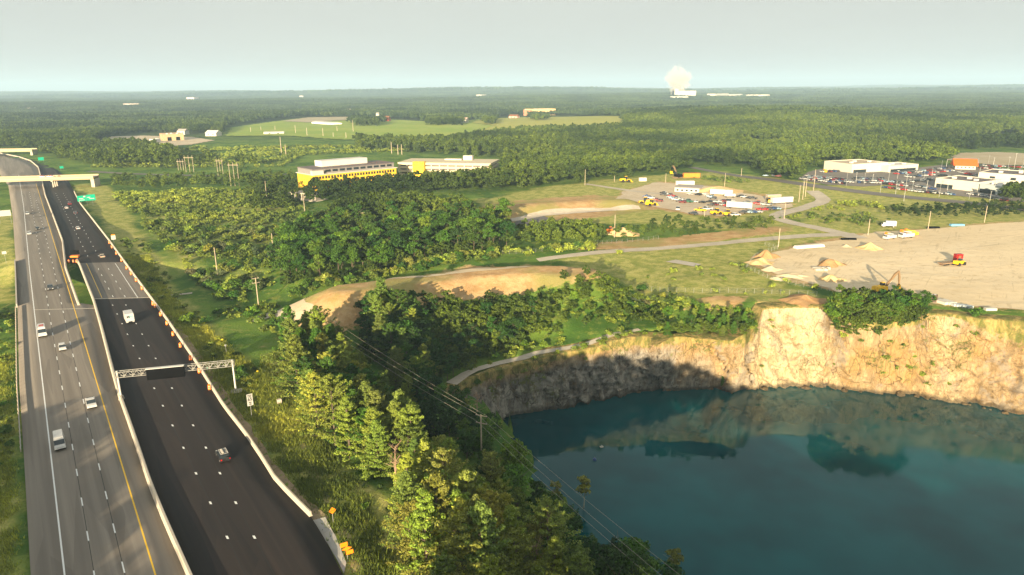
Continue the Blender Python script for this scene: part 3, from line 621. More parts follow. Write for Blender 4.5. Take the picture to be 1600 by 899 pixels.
veg = sstep(t, mth(t, 'ADD', attr(t, 'grass'), mth(t, 'MULTIPLY', mth(t, 'SUBTRACT', b, .5), 1.3)), .35, .6)
c = mixc(t, veg, c, mixc(t, sstep(t, a, .4, .65), (.12, .13, .035), (.42, .30, .11)))
c = mixc(t, mth(t, 'MULTIPLY', sstep(t, big, .56, .63), sstep(t, b, .45, .6)), c, (.12, .13, .04))
c = mixc(t, mth(t, 'MULTIPLY', sstep(t, crk.outputs['Distance'], .035, .0), sstep(t, big, .45, .55)), c, mixc(t, .75, c, (.05, .035, .02)))
sh_ = noise_n(t, 1.0, 5, .75, mapped(t, R(0), (.5, .5, .16)), 1.2); c = mixc(t, mth(t, 'MULTIPLY', sstep(t, sh_, .52, .68), .55), c, (.16, .10, .045))
sx_ = nd(t, 'ShaderNodeSeparateXYZ'); t.links.new(pos(t), sx_.inputs[0]); zz_ = mth(t, 'ADD', sx_.outputs[2], mth(t, 'MULTIPLY', b, 1.2)); c = mixc(t, mth(t, 'MULTIPLY', sstep(t, zz_, ZW+2.2, ZW+1.0), .75), c, (.05, .042, .03))
finish(m, t, o, c, .95, 0, .1, bump=mth(t, 'ADD', mth(t, 'ADD', a, b), mth(t, 'MULTIPLY', st, .6)), bstr=1.0, bdist=.55)
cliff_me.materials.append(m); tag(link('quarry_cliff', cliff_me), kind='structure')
_cpx, _cpy, _cd = Q(CV[..., 0].ravel(), CV[..., 1].ravel(), CV[..., 2].ravel()); _cf = CV.reshape(-1, 3)
def CL(px, py):
    i = int(np.argmin((_cpx-px)**2+(_cpy-py)**2+.0*_cd)); return Vector(_cf[i])
m, t, o = new_mat('quarry_water')
wn = noise_n(t, .9, 3, .6, pos(t)); wn2 = noise_n(t, .03, 3, .6, pos(t)); wn3 = noise_n(t, .2, 3, .6, pos(t))
wc = mixc(t, sstep(t, wn2, .3, .7), (.0, .032, .040), (.0, .068, .078))
rip = nd(t, 'ShaderNodeMapRange'); t.links.new(noise_n(t, .035, 4, .65, mapped(t, R(20), (1, .4, 1)), .6), rip.inputs[0]); rip.inputs[1].default_value = .45; rip.inputs[2].default_value = .62; rip.inputs[3].default_value = .015; rip.inputs[4].default_value = .09
finish(m, t, o, wc, rip.outputs[0], 0, .5, bump=mth(t, 'ADD', wn, mth(t, 'MULTIPLY', wn3, 1.5)), bstr=.035, bdist=.1, IOR=1.33, Specular_Tint=(.30, .95, 1.0, 1))
mb = MB(); mb.add([(-40, 10, ZW), (330, 10, ZW), (330, 262, ZW), (-40, 262, ZW)], [(0, 1, 2, 3)]); tag(mb.obj('quarry_water', m), kind='structure')
# ---------------------------------------------------------------- foliage meshes
def unit(v): return v/(np.linalg.norm(v, axis=-1, keepdims=True)+1e-9)
def leaves(C, N, size, rng, rnd=.9, aspect=.75, tri=False):
    """one small leaf-spray face at each centre C, facing roughly N"""
    n = len(C); nn = unit(N+rnd*rng.normal(size=(n, 3))*.6); a = unit(np.cross(nn, rng.normal(size=(n, 3)))); b = np.cross(nn, a)
    s = (size*rng.uniform(.6, 1.35, n))[:, None]
    if tri:
        V = np.stack([C-a*s*.6-b*s*.4, C+a*s*.6-b*s*.35, C+b*s*.75], 1); return V.reshape(-1, 3), np.arange(3*n).reshape(n, 3)
    k = nn*s*.12
    V = np.stack([C-a*s*.5-b*s*.1*aspect, C-b*s*.5*aspect+k, C+a*s*.55, C+b*s*.5*aspect-k], 1); return V.reshape(-1, 3), np.arange(4*n).reshape(n, 4)
def broad_crown(seed, H=12, Rr=4.6, z0=.18, lobes=14, clumps=9, per=26, leaf=.5, up=.25, tri=False):
    rng = np.random.default_rng(seed); Cs = []; Ns = []
    zc = H*(z0+1)/2; rz = H*(1-z0)/2
    for i in range(lobes):
        u = unit(rng.normal(size=3)); u[2] = u[2]*.9+up; k = rng.uniform(.35, .78)
        lc = np.array([0, 0, zc])+u*np.array([Rr, Rr, rz])*k; lr = Rr*rng.uniform(.26, .50)
        if i == 0: lc = np.array([rng.normal()*.4, rng.normal()*.4, zc+rz*.62])
        for j in range(clumps):
            v = unit(rng.normal(size=3)); v[2] = abs(v[2])*.8+v[2]*.2; cc = lc+v*lr*np.array([1, 1, .8])*rng.uniform(.6, 1.1); cr = lr*rng.uniform(.28, .5)
            w = unit(rng.normal(size=(per, 3))); pts = cc+w*cr*rng.uniform(.45, 1.1, (per, 1))*np.array([1.1, 1.1, .75])
            Cs.append(pts); Ns.append(unit(w+.6*v+np.array([0, 0, .35])))
    C = np.concatenate(Cs); N = np.concatenate(Ns); C[:, 2] = np.maximum(C[:, 2], H*z0*.5)
    return leaves(C, N, leaf, rng, tri=tri)
def trunk_mb(H, r, seed, limbs=6, z1=.8, lean=.05):
    rnd = random.Random(seed); mb = MB(); p = Vector((0, 0, -.6)); rr = r; pts = [p]
    for i in range(5):
        q = p+Vector((rnd.uniform(-lean, lean)*H*.3, rnd.uniform(-lean, lean)*H*.3, H*z1/5+.1)); r2 = r*(1-(i+1)/5*.8); mb.tube(p, q, rr, r2, 7, False); p, rr = q, r2; pts.append(p)
    for i in range(limbs):
        k = rnd.uniform(1.6, 4.6); a = pts[int(k)].lerp(pts[min(5, int(k)+1)], k-int(k)); an = rnd.uniform(0, 6.28); L = H*rnd.uniform(.18, .32)
        b_ = a+Vector((math.cos(an)*L, math.sin(an)*L, L*rnd.uniform(.5, 1.1))); mb.tube(a, b_, r*.35, r*.1, 5, False)
    return mb
def pine_parts(seed, H=12, Rr=3.9, whorls=13, z0=.08, tuft=7, per=10, leaf=.36, irr=.55, ragged=1.2):
    """white-pine habit: tiers of upswept plumes, each a run of needle tufts"""
    rng = np.random.default_rng(seed); Cs = []; Ns = []; mb = MB(); mb.tube((0, 0, -.6), (0, 0, H*.97), H*.019, H*.004, 7, False)
    for i in range(whorls):
        f = i/(whorls-1); z = H*(z0+(1-z0)*f*.97); L = Rr*(1-f)**.75*rng.uniform(1-irr*.6, 1+irr*.5)+.35; nb = int(rng.integers(5, 8)) if f < .9 else 4; ph = rng.uniform(0, 6.28)
        for b in range(nb):
            if rng.random() < .12*ragged and f < .8: continue
            an = ph+b*6.283/nb+rng.normal()*.22; l = L*rng.uniform(.7, 1.2); rise = .12+.5*f+rng.normal()*.08
            d = np.array([math.cos(an), math.sin(an), 0]); e = d*l+np.array([0, 0, l*rise])
            mb.tube((0, 0, z), tuple(np.array([0, 0, z])+e*.95), .05+.03*(1-f), .015, 4, False)
            sd = np.array([-d[1], d[0], 0])
            for k in range(tuft):
                q = (.28+.76*(k+.5)/tuft); curve = .28*l*q*q
                for s_ in (-1, 0, 1):
                    wd = .34*l*(1.08-q)*s_*rng.uniform(.6, 1.2)
                    c0 = np.array([0, 0, z])+e*q+sd*wd+np.array([0, 0, curve*.5+rng.normal()*.08])
                    m_ = per if s_ == 0 else per*2//3
                    w = unit(rng.normal(size=(m_, 3))); Cs.append(c0+w*np.array([.34, .34, .17])*rng.uniform(.5, 1.2, (m_, 1))); Ns.append(unit(w*.8+np.array([0, 0, .7])+d*.3))
    C = np.concatenate(Cs); N = np.concatenate(Ns); V, F_ = leaves(C, N, leaf, rng, .9, .42); return V, F_, mb
def shrub_crown(seed, per=24, leaf=.34, n=11, tri=False, flat=.75):
    rng = np.random.default_rng(seed); Cs = []; Ns = []
    for i in range(n):
        a = rng.uniform(0, 6.28); r = rng.uniform(0, 1.15); lc = np.array([math.cos(a)*r, math.sin(a)*r, rng.uniform(.5, 1.5)*flat]); lr = rng.uniform(.5, .85)
        w = unit(rng.normal(size=(per*2, 3))); w[:, 2] = np.abs(w[:, 2])*.8+w[:, 2]*.2; Cs.append(lc+w*lr*rng.uniform(.6, 1.1, (per*2, 1))); Ns.append(unit(w+np.array([0, 0, .3])))
    C = np.concatenate(Cs); C[:, 2] = np.maximum(C[:, 2], .05); return leaves(C, np.concatenate(Ns), leaf, rng, tri=tri)
BROAD = []
for s_, kw in enumerate((dict(H=12, Rr=4.6, lobes=16, z0=.06), dict(H=12, Rr=4.0, lobes=14, z0=.04), dict(H=12, Rr=5.2, lobes=18, z0=.08), dict(H=12, Rr=3.4, lobes=13, z0=.03, up=.1), dict(H=12, Rr=4.4, lobes=15, z0=.12))):
    V, F_ = broad_crown(100+s_, **kw); BROAD.append((np_mesh('crown', V, F_, [M_LEAF]), None))
    tb = trunk_mb(12, .22, 40+s_); tb.mats = [M_BARK]; BROAD[-1] = (BROAD[-1][0], tb.mesh('trunk'))
PINE = []
for s_, kw in enumerate((dict(), dict(Rr=4.6, whorls=12, irr=.8, ragged=2), dict(Rr=3.3, whorls=14), dict(Rr=4.2, whorls=13, irr=.9, z0=.05), dict(Rr=4.9, whorls=11, irr=1.0, ragged=2.6, leaf=.32), dict(Rr=3.0, whorls=16, irr=.7, leaf=.3))):
    V, F_, tb = pine_parts(200+s_, **kw); tb.mats = [M_BARK]; PINE.append((np_mesh('crown', V, F_, [M_NEEDLE]), tb.mesh('trunk')))
SHRUB = []
for s_ in range(5):
    V, F_ = shrub_crown(300+s_, flat=(.75, 1, .6, .85, 1.15)[s_]); SHRUB.append(np_mesh('shrub', V, F_, [M_LEAF]))
# sources for the masses
def src(name, V, F_, mat):
    return bpy.data.objects.new(name, np_mesh(name, V, F_, [mat]))
MID = []
for s_, kw in enumerate((dict(H=12, Rr=4.4), dict(H=12, Rr=3.8, z0=.1), dict(H=12, Rr=5.0), dict(H=13, Rr=3.0, z0=.08, up=.1))):
    V, F_ = broad_crown(400+s_, lobes=9, clumps=5, per=13, leaf=1.0, **kw); MID.append(src('woodland_tree', V, F_, M_WOODS))
V, F_, tb = pine_parts(450, whorls=9, tuft=3, per=5, leaf=.95, Rr=3.0); MID.append(src('woodland_pine', V, F_, M_WOODS))
def patch(seed, size=36, n=22, leaf=2.4):
    rng = np.random.default_rng(seed); Vs = []; Fs = []; b = 0
    for i in range(n):
        V, F_ = broad_crown(seed*50+i, H=rng.uniform(11, 17), Rr=rng.uniform(3.6, 5.6), z0=.3, lobes=5, clumps=3, per=5, leaf=leaf, tri=True)
        V = V+np.array([rng.uniform(-.5, .5)*size, rng.uniform(-.5, .5)*size, 0]); Vs.append(V); Fs.append(F_+b); b += len(V)
    return np.concatenate(Vs), np.concatenate(Fs)
FARP = []
for s_ in range(4):
    V, F_ = patch(500+s_); FARP.append(src('forest_patch', V, F_, M_FAR))
SCR = []
for s_ in range(4):
    V, F_ = shrub_crown(600+s_, per=7, leaf=.6, n=8, flat=(.5, .8, .65, 1.0)[s_]); SCR.append(src('scrub_bush', V, F_, M_SCRUB))
def tuft(seed, n=34, h=.7, w=.075, spread=.6):
    rng = np.random.default_rng(seed); V = []; F_ = []
    for i in range(n):
        x, y = rng.normal(size=2)*spread; a = rng.uniform(0, 6.28); l = h*rng.uniform(.5, 1.2); dx, dy = rng.normal(size=2)*.3*l; b = len(V)
        V += [(x-w*math.cos(a), y-w*math.sin(a), 0), (x+w*math.cos(a), y+w*math.sin(a), 0), (x+dx, y+dy, l)]; F_.append((b, b+1, b+2))
    return np.array(V), np.array(F_)
TUF = []
for s_ in range(3):
    V, F_ = tuft(700+s_, h=(.55, .8, .45)[s_]); TUF.append(src('grass_tuft', V, F_, M_GRASS))
def gn_mass(name, pts, rot, scl, idx, sources, label, cat):
    """one countless mass: a point cloud carrying instances"""
    me = bpy.data.meshes.new(name); me.vertices.add(len(pts)); me.vertices.foreach_set('co', np.asarray(pts, np.float32).ravel())
    for nm, ty, a in (('rz', 'FLOAT', rot), ('sc', 'FLOAT', scl), ('ix', 'INT', idx)):
        at = me.attributes.new(nm, ty, 'POINT'); at.data.foreach_set('value', np.asarray(a, np.int32 if ty == 'INT' else np.float32))
    o = link(name, me); g = bpy.data.node_groups.new(name+'_nodes', 'GeometryNodeTree')
    g.interface.new_socket('Geometry', in_out='INPUT', socket_type='NodeSocketGeometry'); g.interface.new_socket('Geometry', in_out='OUTPUT', socket_type='NodeSocketGeometry')
    gi = g.nodes.new('NodeGroupInput'); go = g.nodes.new('NodeGroupOutput'); iop = g.nodes.new('GeometryNodeInstanceOnPoints'); jn = g.nodes.new('GeometryNodeJoinGeometry')
    for s in reversed(sources):
        oi = g.nodes.new('GeometryNodeObjectInfo'); oi.inputs['Object'].default_value = s; oi.inputs['As Instance'].default_value = True; g.links.new(oi.outputs['Geometry'], jn.inputs[0])
    def na(nm, ty): n = g.nodes.new('GeometryNodeInputNamedAttribute'); n.data_type = ty; n.inputs[0].default_value = nm; return n.outputs[0]
    cx = g.nodes.new('ShaderNodeCombineXYZ'); g.links.new(na('rz', 'FLOAT'), cx.inputs[2])
    g.links.new(gi.outputs[0], iop.inputs['Points']); g.links.new(jn.outputs[0], iop.inputs['Instance']); iop.inputs['Pick Instance'].default_value = True
    g.links.new(na('ix', 'INT'), iop.inputs['Instance Index']); g.links.new(cx.outputs[0], iop.inputs['Rotation']); g.links.new(na('sc', 'FLOAT'), iop.inputs['Scale'])
    g.links.new(iop.outputs[0], go.inputs[0]); md = o.modifiers.new('scatter', 'NODES'); md.node_group = g
    return tag(o, label, cat, kind='stuff')
# ---------------------------------------------------------------- where things grow
OPEN = [  # pixel outlines of the ground beyond 330 m that has no woodland on it
 [(0, 232), (62, 236), (80, 246), (175, 264), (190, 285), (150, 300), (60, 300), (-60, 300), (-60, 250), (-60, 232)],
 [(150, 232), (150, 222), (180, 213), (230, 207), (345, 210), (345, 224), (300, 229), (240, 233)],
 [(225, 225), (350, 211), (350, 196), (420, 189), (470, 184), (565, 184), (700, 191), (735, 188), (760, 184), (830, 180), (975, 184), (980, 203), (900, 207), (815, 208), (760, 215), (700, 224), (640, 228), (560, 226), (640, 238), (610, 242), (470, 246), (440, 262), (300, 262)],
 [(140, 265), (300, 268), (480, 258), (480, 276), (300, 280), (140, 275)],
 [(448, 240), (600, 236), (790, 248), (785, 285), (620, 300), (440, 310)],
 [(735, 298), (800, 300), (860, 290), (925, 286), (1000, 276), (1072, 270), (1085, 258), (1150, 262), (1190, 268), (1195, 280), (1250, 284), (1248, 268), (1300, 256), (1320, 262), (1490, 256), (1478, 246), (1498, 236), (1560, 232), (1640, 234), (1640, 700), (735, 430)],
 [(1150, 219), (1210, 222), (1235, 232), (1185, 236), (1150, 229)], [(1450, 224), (1490, 218), (1580, 210), (1600, 222), (1500, 228)],
]
WOODBLOCK = [(160, 282), (300, 284), (440, 276), (460, 300), (480, 330), (620, 330), (780, 318), (735, 298), (640, 290), (640, 300), (440, 312)]
ISLES = [[(553, 198), (592, 198), (590, 190), (555, 190)], [(666, 197), (724, 197), (722, 189), (668, 189)], [(556, 236), (642, 238), (638, 226), (558, 224)], [(755, 196), (775, 196), (770, 189), (757, 189)], [(835, 190), (848, 190), (846, 184), (836, 184)]]
def in_open(px, py):
    r = np.zeros(px.shape, bool)
    for q in OPEN: r |= inpoly(px, py, q)
    for q in ISLES: r &= ~inpoly(px, py, q)
    return r
def jgrid(x0, x1, y0, y1, s, rng, jit=.42):
    gx, gy = np.meshgrid(np.arange(x0, x1, s), np.arange(y0, y1, s)); gx = gx+rng.uniform(-jit, jit, gx.shape)*s; gy = gy+rng.uniform(-jit, jit, gy.shape)*s; return gx.ravel(), gy.ravel()
def on_road(x, y, m=3): return (x > interp(y, L_EDGE)-m) & (x < interp(y, L_REDGE)+m) & (y < YFAR)
def scatter(poly_px, s, z=0, seed=0, jit=.42):
    w = wpoly(poly_px, z); rng = np.random.default_rng(900+seed); xs = [p[0] for p in w]; ys = [p[1] for p in w]
    x, y = jgrid(min(xs), max(xs), min(ys), max(ys), s, rng, jit); k = inpoly(x, y, w) & ~on_road(x, y, 2.5); return x[k], y[k]
rng = np.random.default_rng(5)
# mid-distance woodland
x, y = jgrid(-1000, 1150, 330, 1450, 6.6, rng); z = hgt(x, y); px, py, dp = Q(x, y, z)
k = (px > -40) & (px < 1640) & ~in_open(px, py) & (py < np.where(px > 640, 303, 263)) & ~on_road(x, y, 8) & (wnoise(x, y, 300, 2) > -1.9)
x, y, z = x[k], y[k], z[k]; tall = rng.uniform(.8, 1.35, len(x))*(1+.15*wnoise(x, y, 220, 1)); WOOD = [x, y, z, tall, np.where(rng.random(len(x)) < .14+.12*(wnoise(x, y, 260, 3) > .3), 4, rng.integers(0, 4, len(x)))]
# far forest
pts = []; sc = []
for lo, hi, s, kk in ((1400, 6500, 30, 1.0), (6300, 16500, 85, 2.4)):
    x, y = jgrid(-hi*.85, hi*.85, lo*.9, hi, s, rng); d = np.hypot(x, y); z = hgt(x, y); px, py, dp = Q(x, y, z)
    k = (px > -30) & (px < 1630) & (d > lo) & (d < hi) & ~in_open(px, py)
    if kk == 1.0: k &= ~((wnoise(x, y, 900, 2) > .95) & (d > 2000))
    x, y, z = x[k], y[k], z[k]; pts.append(np.stack([x, y, z-1.0*kk], 1)); sc.append(rng.uniform(.9, 1.25, len(x))*kk*.92)
pts = np.concatenate(pts); sc = np.concatenate(sc)
gn_mass('distant_forest', pts, rng.uniform(0, 6.28, len(pts)), sc, rng.integers(0, 4, len(pts)), FARP, 'hazy continuous forest stretching to the horizon', 'forest')
# ---- counted plants: (kind, x, y, scale, tone, region)
TONE = {'dark green': (.032, .080, .016), 'mid green': (.055, .115, .018), 'bright green': (.105, .185, .024), 'olive': (.165, .205, .042), 'yellow-green': (.24, .27, .055), 'grey-green': (.10, .12, .06), 'russet': (.16, .105, .045)}
PL = []
PATHW = wpoly([(705, 600), (760, 572), (820, 558), (880, 546), (940, 530), (1000, 515)], -7.5)
def grow(kind, region, poly, s, sc, tones, z=0, seed=0, drop=0.0):
    x, y = scatter(poly, s, z, seed); rng = np.random.default_rng(77+seed)
    for a, b in zip(x, y):
        h = float(hgt(a, b))
        if h < -23 or in_pit(a, b)[0] or rng.random() < drop or float(polydist(a, b, PATHW)) < 3.6: continue
        PL.append([kind, a, b, h, rng.uniform(*sc), tones[int(rng.integers(0, len(tones)))], region])
D, M_, B_, O_, Y_, Gy, Rs = 'dark green', 'mid green', 'bright green', 'olive', 'yellow-green', 'grey-green', 'russet'
grow('pine', 'verge pine belt', [(452, 560), (500, 545), (575, 600), (650, 700), (640, 760), (560, 740), (500, 690), (455, 620)], 4.3, (.8, 1.25), (O_, O_, Y_, O_, M_), -3, 1)
grow('pine', 'foreground pine stand', [(632, 775), (690, 765), (750, 790), (830, 850), (900, 930), (940, 1010), (800, 1040), (700, 1010), (640, 900)], 4.3, (.95, 1.32), (Y_, O_, O_, Y_), -6, 2)
grow('pine', 'pines by the power line', [(580, 510), (640, 520), (680, 590), (650, 640), (600, 600)], 5.5, (.8, 1.2), (O_, M_, O_), -6, 3)
grow('broad', 'near lake bank', [(690, 640), (760, 680), (800, 735), (860, 800), (930, 880), (1010, 930), (1060, 990), (1000, 1080), (900, 1030), (820, 910), (760, 850), (720, 780), (660, 720)], 5.2, (.62, 1.0), (D, M_, M_, D, B_), -14, 4)
grow('broad', 'shaded quarry corner', [(560, 545), (600, 515), (660, 520), (700, 600), (690, 660), (640, 620)], 5.2, (.65, 1.0), (D, M_, D), -7, 5)
grow('broad', 'slope below the dirt ridge', [(530, 545), (560, 530), (640, 518), (700, 498), (760, 480), (930, 470), (985, 480), (985, 508), (900, 530), (800, 550), (720, 568), (640, 565), (560, 545)], 4.6, (.34, .56), (M_, B_, M_, D, O_, B_), -3, 6)
grow('broad', 'grove behind the dirt ridge', [(440, 440), (520, 436), (620, 418), (700, 402), (790, 392), (800, 372), (790, 352), (720, 335), (640, 325), (560, 328), (500, 345), (440, 385), (425, 420)], 5.6, (.7, 1.12), (D, M_, M_, M_, B_), -1, 7)
grow('broad', 'front edge of the grove', [(440, 446), (520, 441), (620, 422), (700, 406), (790, 396), (790, 390), (700, 399), (620, 414), (520, 433), (440, 438)], 4.2, (.40, .62), (M_, B_, O_, M_), -1, 40)
grow('broad', 'dark slope above the quarry path', [(560, 528), (640, 505), (760, 500), (860, 505), (870, 540), (790, 560), (720, 575), (660, 590), (600, 570)], 4.0, (.42, .68), (D, M_, D, D), -6, 41)
grow('broad', 'tree belt along the gravel track', [(800, 392), (860, 390), (930, 388), (945, 378), (940, 362), (860, 358), (800, 362)], 5.4, (.45, .8), (M_, O_, Rs, M_, B_), 0, 8)
grow('broad', 'low trees below the staging yard', [(950, 376), (1050, 372), (1200, 364), (1215, 352), (1120, 352), (1040, 352), (1000, 360), (950, 366)], 6.0, (.32, .62), (M_, O_, O_, Rs, B_), 0, 9)
grow('broad', 'trees before the yellow building', [(470, 322), (560, 316), (640, 306), (760, 300), (860, 296), (860, 283), (770, 282), (650, 288), (560, 296), (480, 300)], 6.5, (.75, 1.0), (M_, D, M_, O_), -1, 10)
grow('broad', 'grove left of the yellow building', [(390, 330), (450, 330), (470, 300), (440, 288), (380, 292)], 8, (.5, .9), (M_, O_, M_), -1, 11)
grow('broad', 'thicket beyond the green sign', [(175, 300), (300, 296), (460, 292), (460, 278), (300, 282), (175, 284)], 7.5, (.45, .85), (M_, D, M_, O_), -1, 12)
grow('broad', 'round clump beside the car park', [(1193, 284), (1250, 284), (1252, 262), (1200, 258)], 7.5, (.9, 1.2), (D, M_), 0, 13)
grow('broad', 'clump below the white showroom', [(1563, 322), (1620, 330), (1620, 310), (1570, 308)], 7, (.8, 1.1), (M_, D), 0, 14)
grow('broad', 'hedge beside the country road', [(1385, 336), (1440, 342), (1540, 342), (1625, 340), (1625, 326), (1540, 322), (1440, 326), (1390, 328)], 5.2, (.30, .5), (M_, O_, B_), 0, 15)
grow('broad', 'bright cliff rim clump', [(1298, 500), (1330, 515), (1380, 522), (1425, 516), (1440, 496), (1400, 480), (1310, 476)], 3.6, (.45, .68), (M_, D, B_, M_), -1, 16)
grow('pine', 'slope left of the bright cliff', [(1045, 520), (1090, 526), (1170, 532), (1180, 505), (1130, 500), (1060, 500)], 4.2, (.30, .5), (M_, O_, M_), -4, 17)
grow('broad', 'clump beyond the overpass', [(62, 245), (150, 262), (168, 262), (160, 236), (70, 236)], 9, (.8, 1.2), (D, M_), 0, 18)
rg = np.random.default_rng(11)
# scrub
S = []
def scrub(region, poly, s, sc, tones, z=0, seed=0):
    x, y = scatter(poly, s, z, seed); r2 = np.random.default_rng(33+seed); n_ = wnoise(x, y, 26, 2)+wnoise(x, y, 9, 3)*.5
    for a, b, q in zip(x, y, n_):
        h = float(hgt(a, b))
        if h < -23 or in_pit(a, b)[0] or q < -.25 or float(polydist(a, b, PATHW)) < 2.4: continue
        PL.append(['shrub', a, b, h, r2.uniform(*sc)*(1+.25*q), tones[int(r2.integers(0, len(tones)))], region])
scrub('scrubland left of the grove', [(185, 315), (300, 300), (470, 312), (480, 335), (430, 380), (425, 440), (370, 450), (320, 440), (270, 400), (225, 355)], 3.9, (.9, 2.0), (M_, O_, Gy, M_, Y_), -3, 21)
scrub('scrub by the culvert path', [(320, 452), (380, 448), (440, 470), (430, 520), (500, 540), (470, 560), (400, 520), (340, 490)], 3.6, (.7, 1.35), (M_, B_, O_, M_), -3, 22)
scrub('quarry slope undergrowth', [(515, 545), (640, 515), (760, 480), (960, 468), (1010, 490), (985, 520), (800, 552), (640, 570), (560, 550)], 2.9, (.55, 1.1), (M_, B_, D, O_), -3, 23)
scrub('near bank undergrowth', [(560, 620), (690, 640), (800, 735), (930, 880), (1060, 990), (1000, 1080), (850, 960), (700, 780), (640, 700)], 3.6, (.7, 1.3), (D, M_, D, B_), -12, 24)
scrub('ledge left of the bright cliff', [(985, 500), (1060, 488), (1175, 500), (1180, 520), (1090, 528), (1000, 520)], 2.6, (.55, 1.0), (M_, O_, B_), -4, 25)
scrub('dry grass above the quarry', [(1000, 460), (1000, 425), (1130, 405), (1180, 420), (1280, 446), (1280, 470), (1100, 462)], 9, (.6, 1.2), (M_, B_, D), 0, 26)
scrub('right highway verge', [(180, 375), (230, 380), (300, 470), (420, 600), (400, 640), (330, 570), (250, 460)], 5.0, (.5, 1.3), (M_, B_, M_), -3, 27)
scrub('left roadside', [(-60, 460), (18, 460), (24, 640), (30, 700), (36, 760), (-60, 860)], 3.6, (.4, .95), (M_, B_, O_), -1, 28)
scrub('dry fields by the lane', [(1210, 345), (1290, 350), (1390, 355), (1400, 340), (1290, 320), (1250, 330)], 6, (.7, 1.5), (M_, O_, B_), 0, 29)
scrub('edge of the pines', [(440, 600), (480, 580), (520, 700), (640, 780), (640, 900), (610, 880), (520, 760)], 4.5, (.35, .8), (Y_, O_, B_), -2, 30)
scrub('foot of the grove', [(430, 455), (520, 444), (640, 424), (800, 402), (930, 396), (930, 388), (790, 394), (620, 416), (500, 436)], 3.0, (1.0, 1.9), (Y_, M_, O_, M_), -1, 31)
scrub('belt above the quarry ledge', [(955, 468), (1050, 476), (1180, 488), (1182, 506), (1080, 503), (985, 512), (940, 500)], 2.5, (.75, 1.35), (M_, O_, B_, Gy), -2, 42)
grow('broad', 'right end of the slope belt', [(925, 466), (1005, 474), (1050, 484), (1040, 503), (985, 508), (930, 500)], 4.2, (.34, .55), (M_, B_, O_), -2, 43)
for px_, py_, s_, tn_ in ((236, 440, 1.4, Y_), (252, 442, 1.5, Y_), (1165, 425, 1.3, M_), (1228, 442, 1.2, D), (1525, 494, 1.7, M_), (1002, 455, 1.6, D), (968, 396, 1.3, M_), (345, 468, 2.2, B_), (365, 466, 1.6, M_)):
    g = G(px_, py_); PL.append(['shrub', g.x, g.y, g.z, s_, tn_, 'single'])
r8 = random.Random(8)
for px_ in range(1299, 1446, 7):
    for py_, s_ in ((484 if px_ < 1430 else 492, .62), (500, .60), (512 if 1305 < px_ < 1425 else 500, .50), (522 if 1310 < px_ < 1385 else 505, .42)):
        g = CL(px_+r8.uniform(-4, 4), py_+r8.uniform(-3, 3)); PL.append(['broad', g.x, g.y, g.z-.8, s_*r8.uniform(.85, 1.15), r8.choice((D, M_, B_, M_)), 'bright cliff rim clump'])
for px_ in range(1040, 1184, 9):
    for py_ in (508, 522):
        g = CL(px_+r8.uniform(-4, 4), py_+r8.uniform(-3, 5)); PL.append(['pine' if r8.random() < .5 else 'broad', g.x, g.y, g.z-.5, r8.uniform(.30, .46), r8.choice((O_, M_, B_)), 'slope left of the bright cliff'])
for px_, py_, s_ in ((1205, 500, .7), (1208, 512, .6), (1305, 570, .5), (1385, 560, .9), (1400, 575, .7), (1380, 582, .6), (1420, 575, 1.0), (1440, 585, 1.1), (1455, 570, .9), (1450, 600, .8), (1493, 512, .9), (1524, 522, 1.1), (1190, 572, .6), (1430, 558, .7), (1405, 592, .6), (1480, 600, .7), (1440, 513, .7), (1410, 540, .9), (1395, 535, .8), (1320, 525, 1.0), (1345, 532, .9), (1310, 505, 1.3), (1297, 490, 1.2), (1300, 470, 1.2), (850, 590, .6), (915, 562, .7), (780, 590, .9), (745, 600, 1.1), (730, 615, 1.3), (765, 610, .9), (820, 580, .8)):
    g = CL(px_, py_); PL.append(['shrub', g.x, g.y, g.z-.3, s_, M_, 'quarry face'])
# ---------------------------------------------------------------- plants become things
REGION_CAT = {'broad': ('broadleaf_tree', 'broadleaf tree', 'tree'), 'pine': ('pine_tree', 'pine', 'tree'), 'shrub': ('shrub', 'bush', 'bush')}
LIM = 290
mass = {'broad': [], 'pine': [], 'shrub': []}; chosen = []
for kind in mass:
    L = [p for p in PL if p[0] == kind]
    for p in L:
        px, py, dp = Q(p[1], p[2], p[3]+3*p[4]); dp = float(dp); p.append(float(px)); p.append(float(py))
        vis = (-60 < px < 1660) and (100 < py < 990) and dp > 20
        p.append((12 if kind != 'shrub' else 2)*p[4]/max(dp, 5) if vis else 0)
    L.sort(key=lambda p: -p[9]); chosen += [p for p in L[:LIM] if p[9] > 0]; mass[kind] = L[LIM:]
regs = {}
for p in chosen: regs.setdefault((p[0], p[6]), []).append(p)
ORD = ['first', 'second', 'third', 'fourth', 'fifth', 'sixth', 'seventh', 'eighth', 'ninth', 'tenth', 'eleventh', 'twelfth', 'thirteenth']
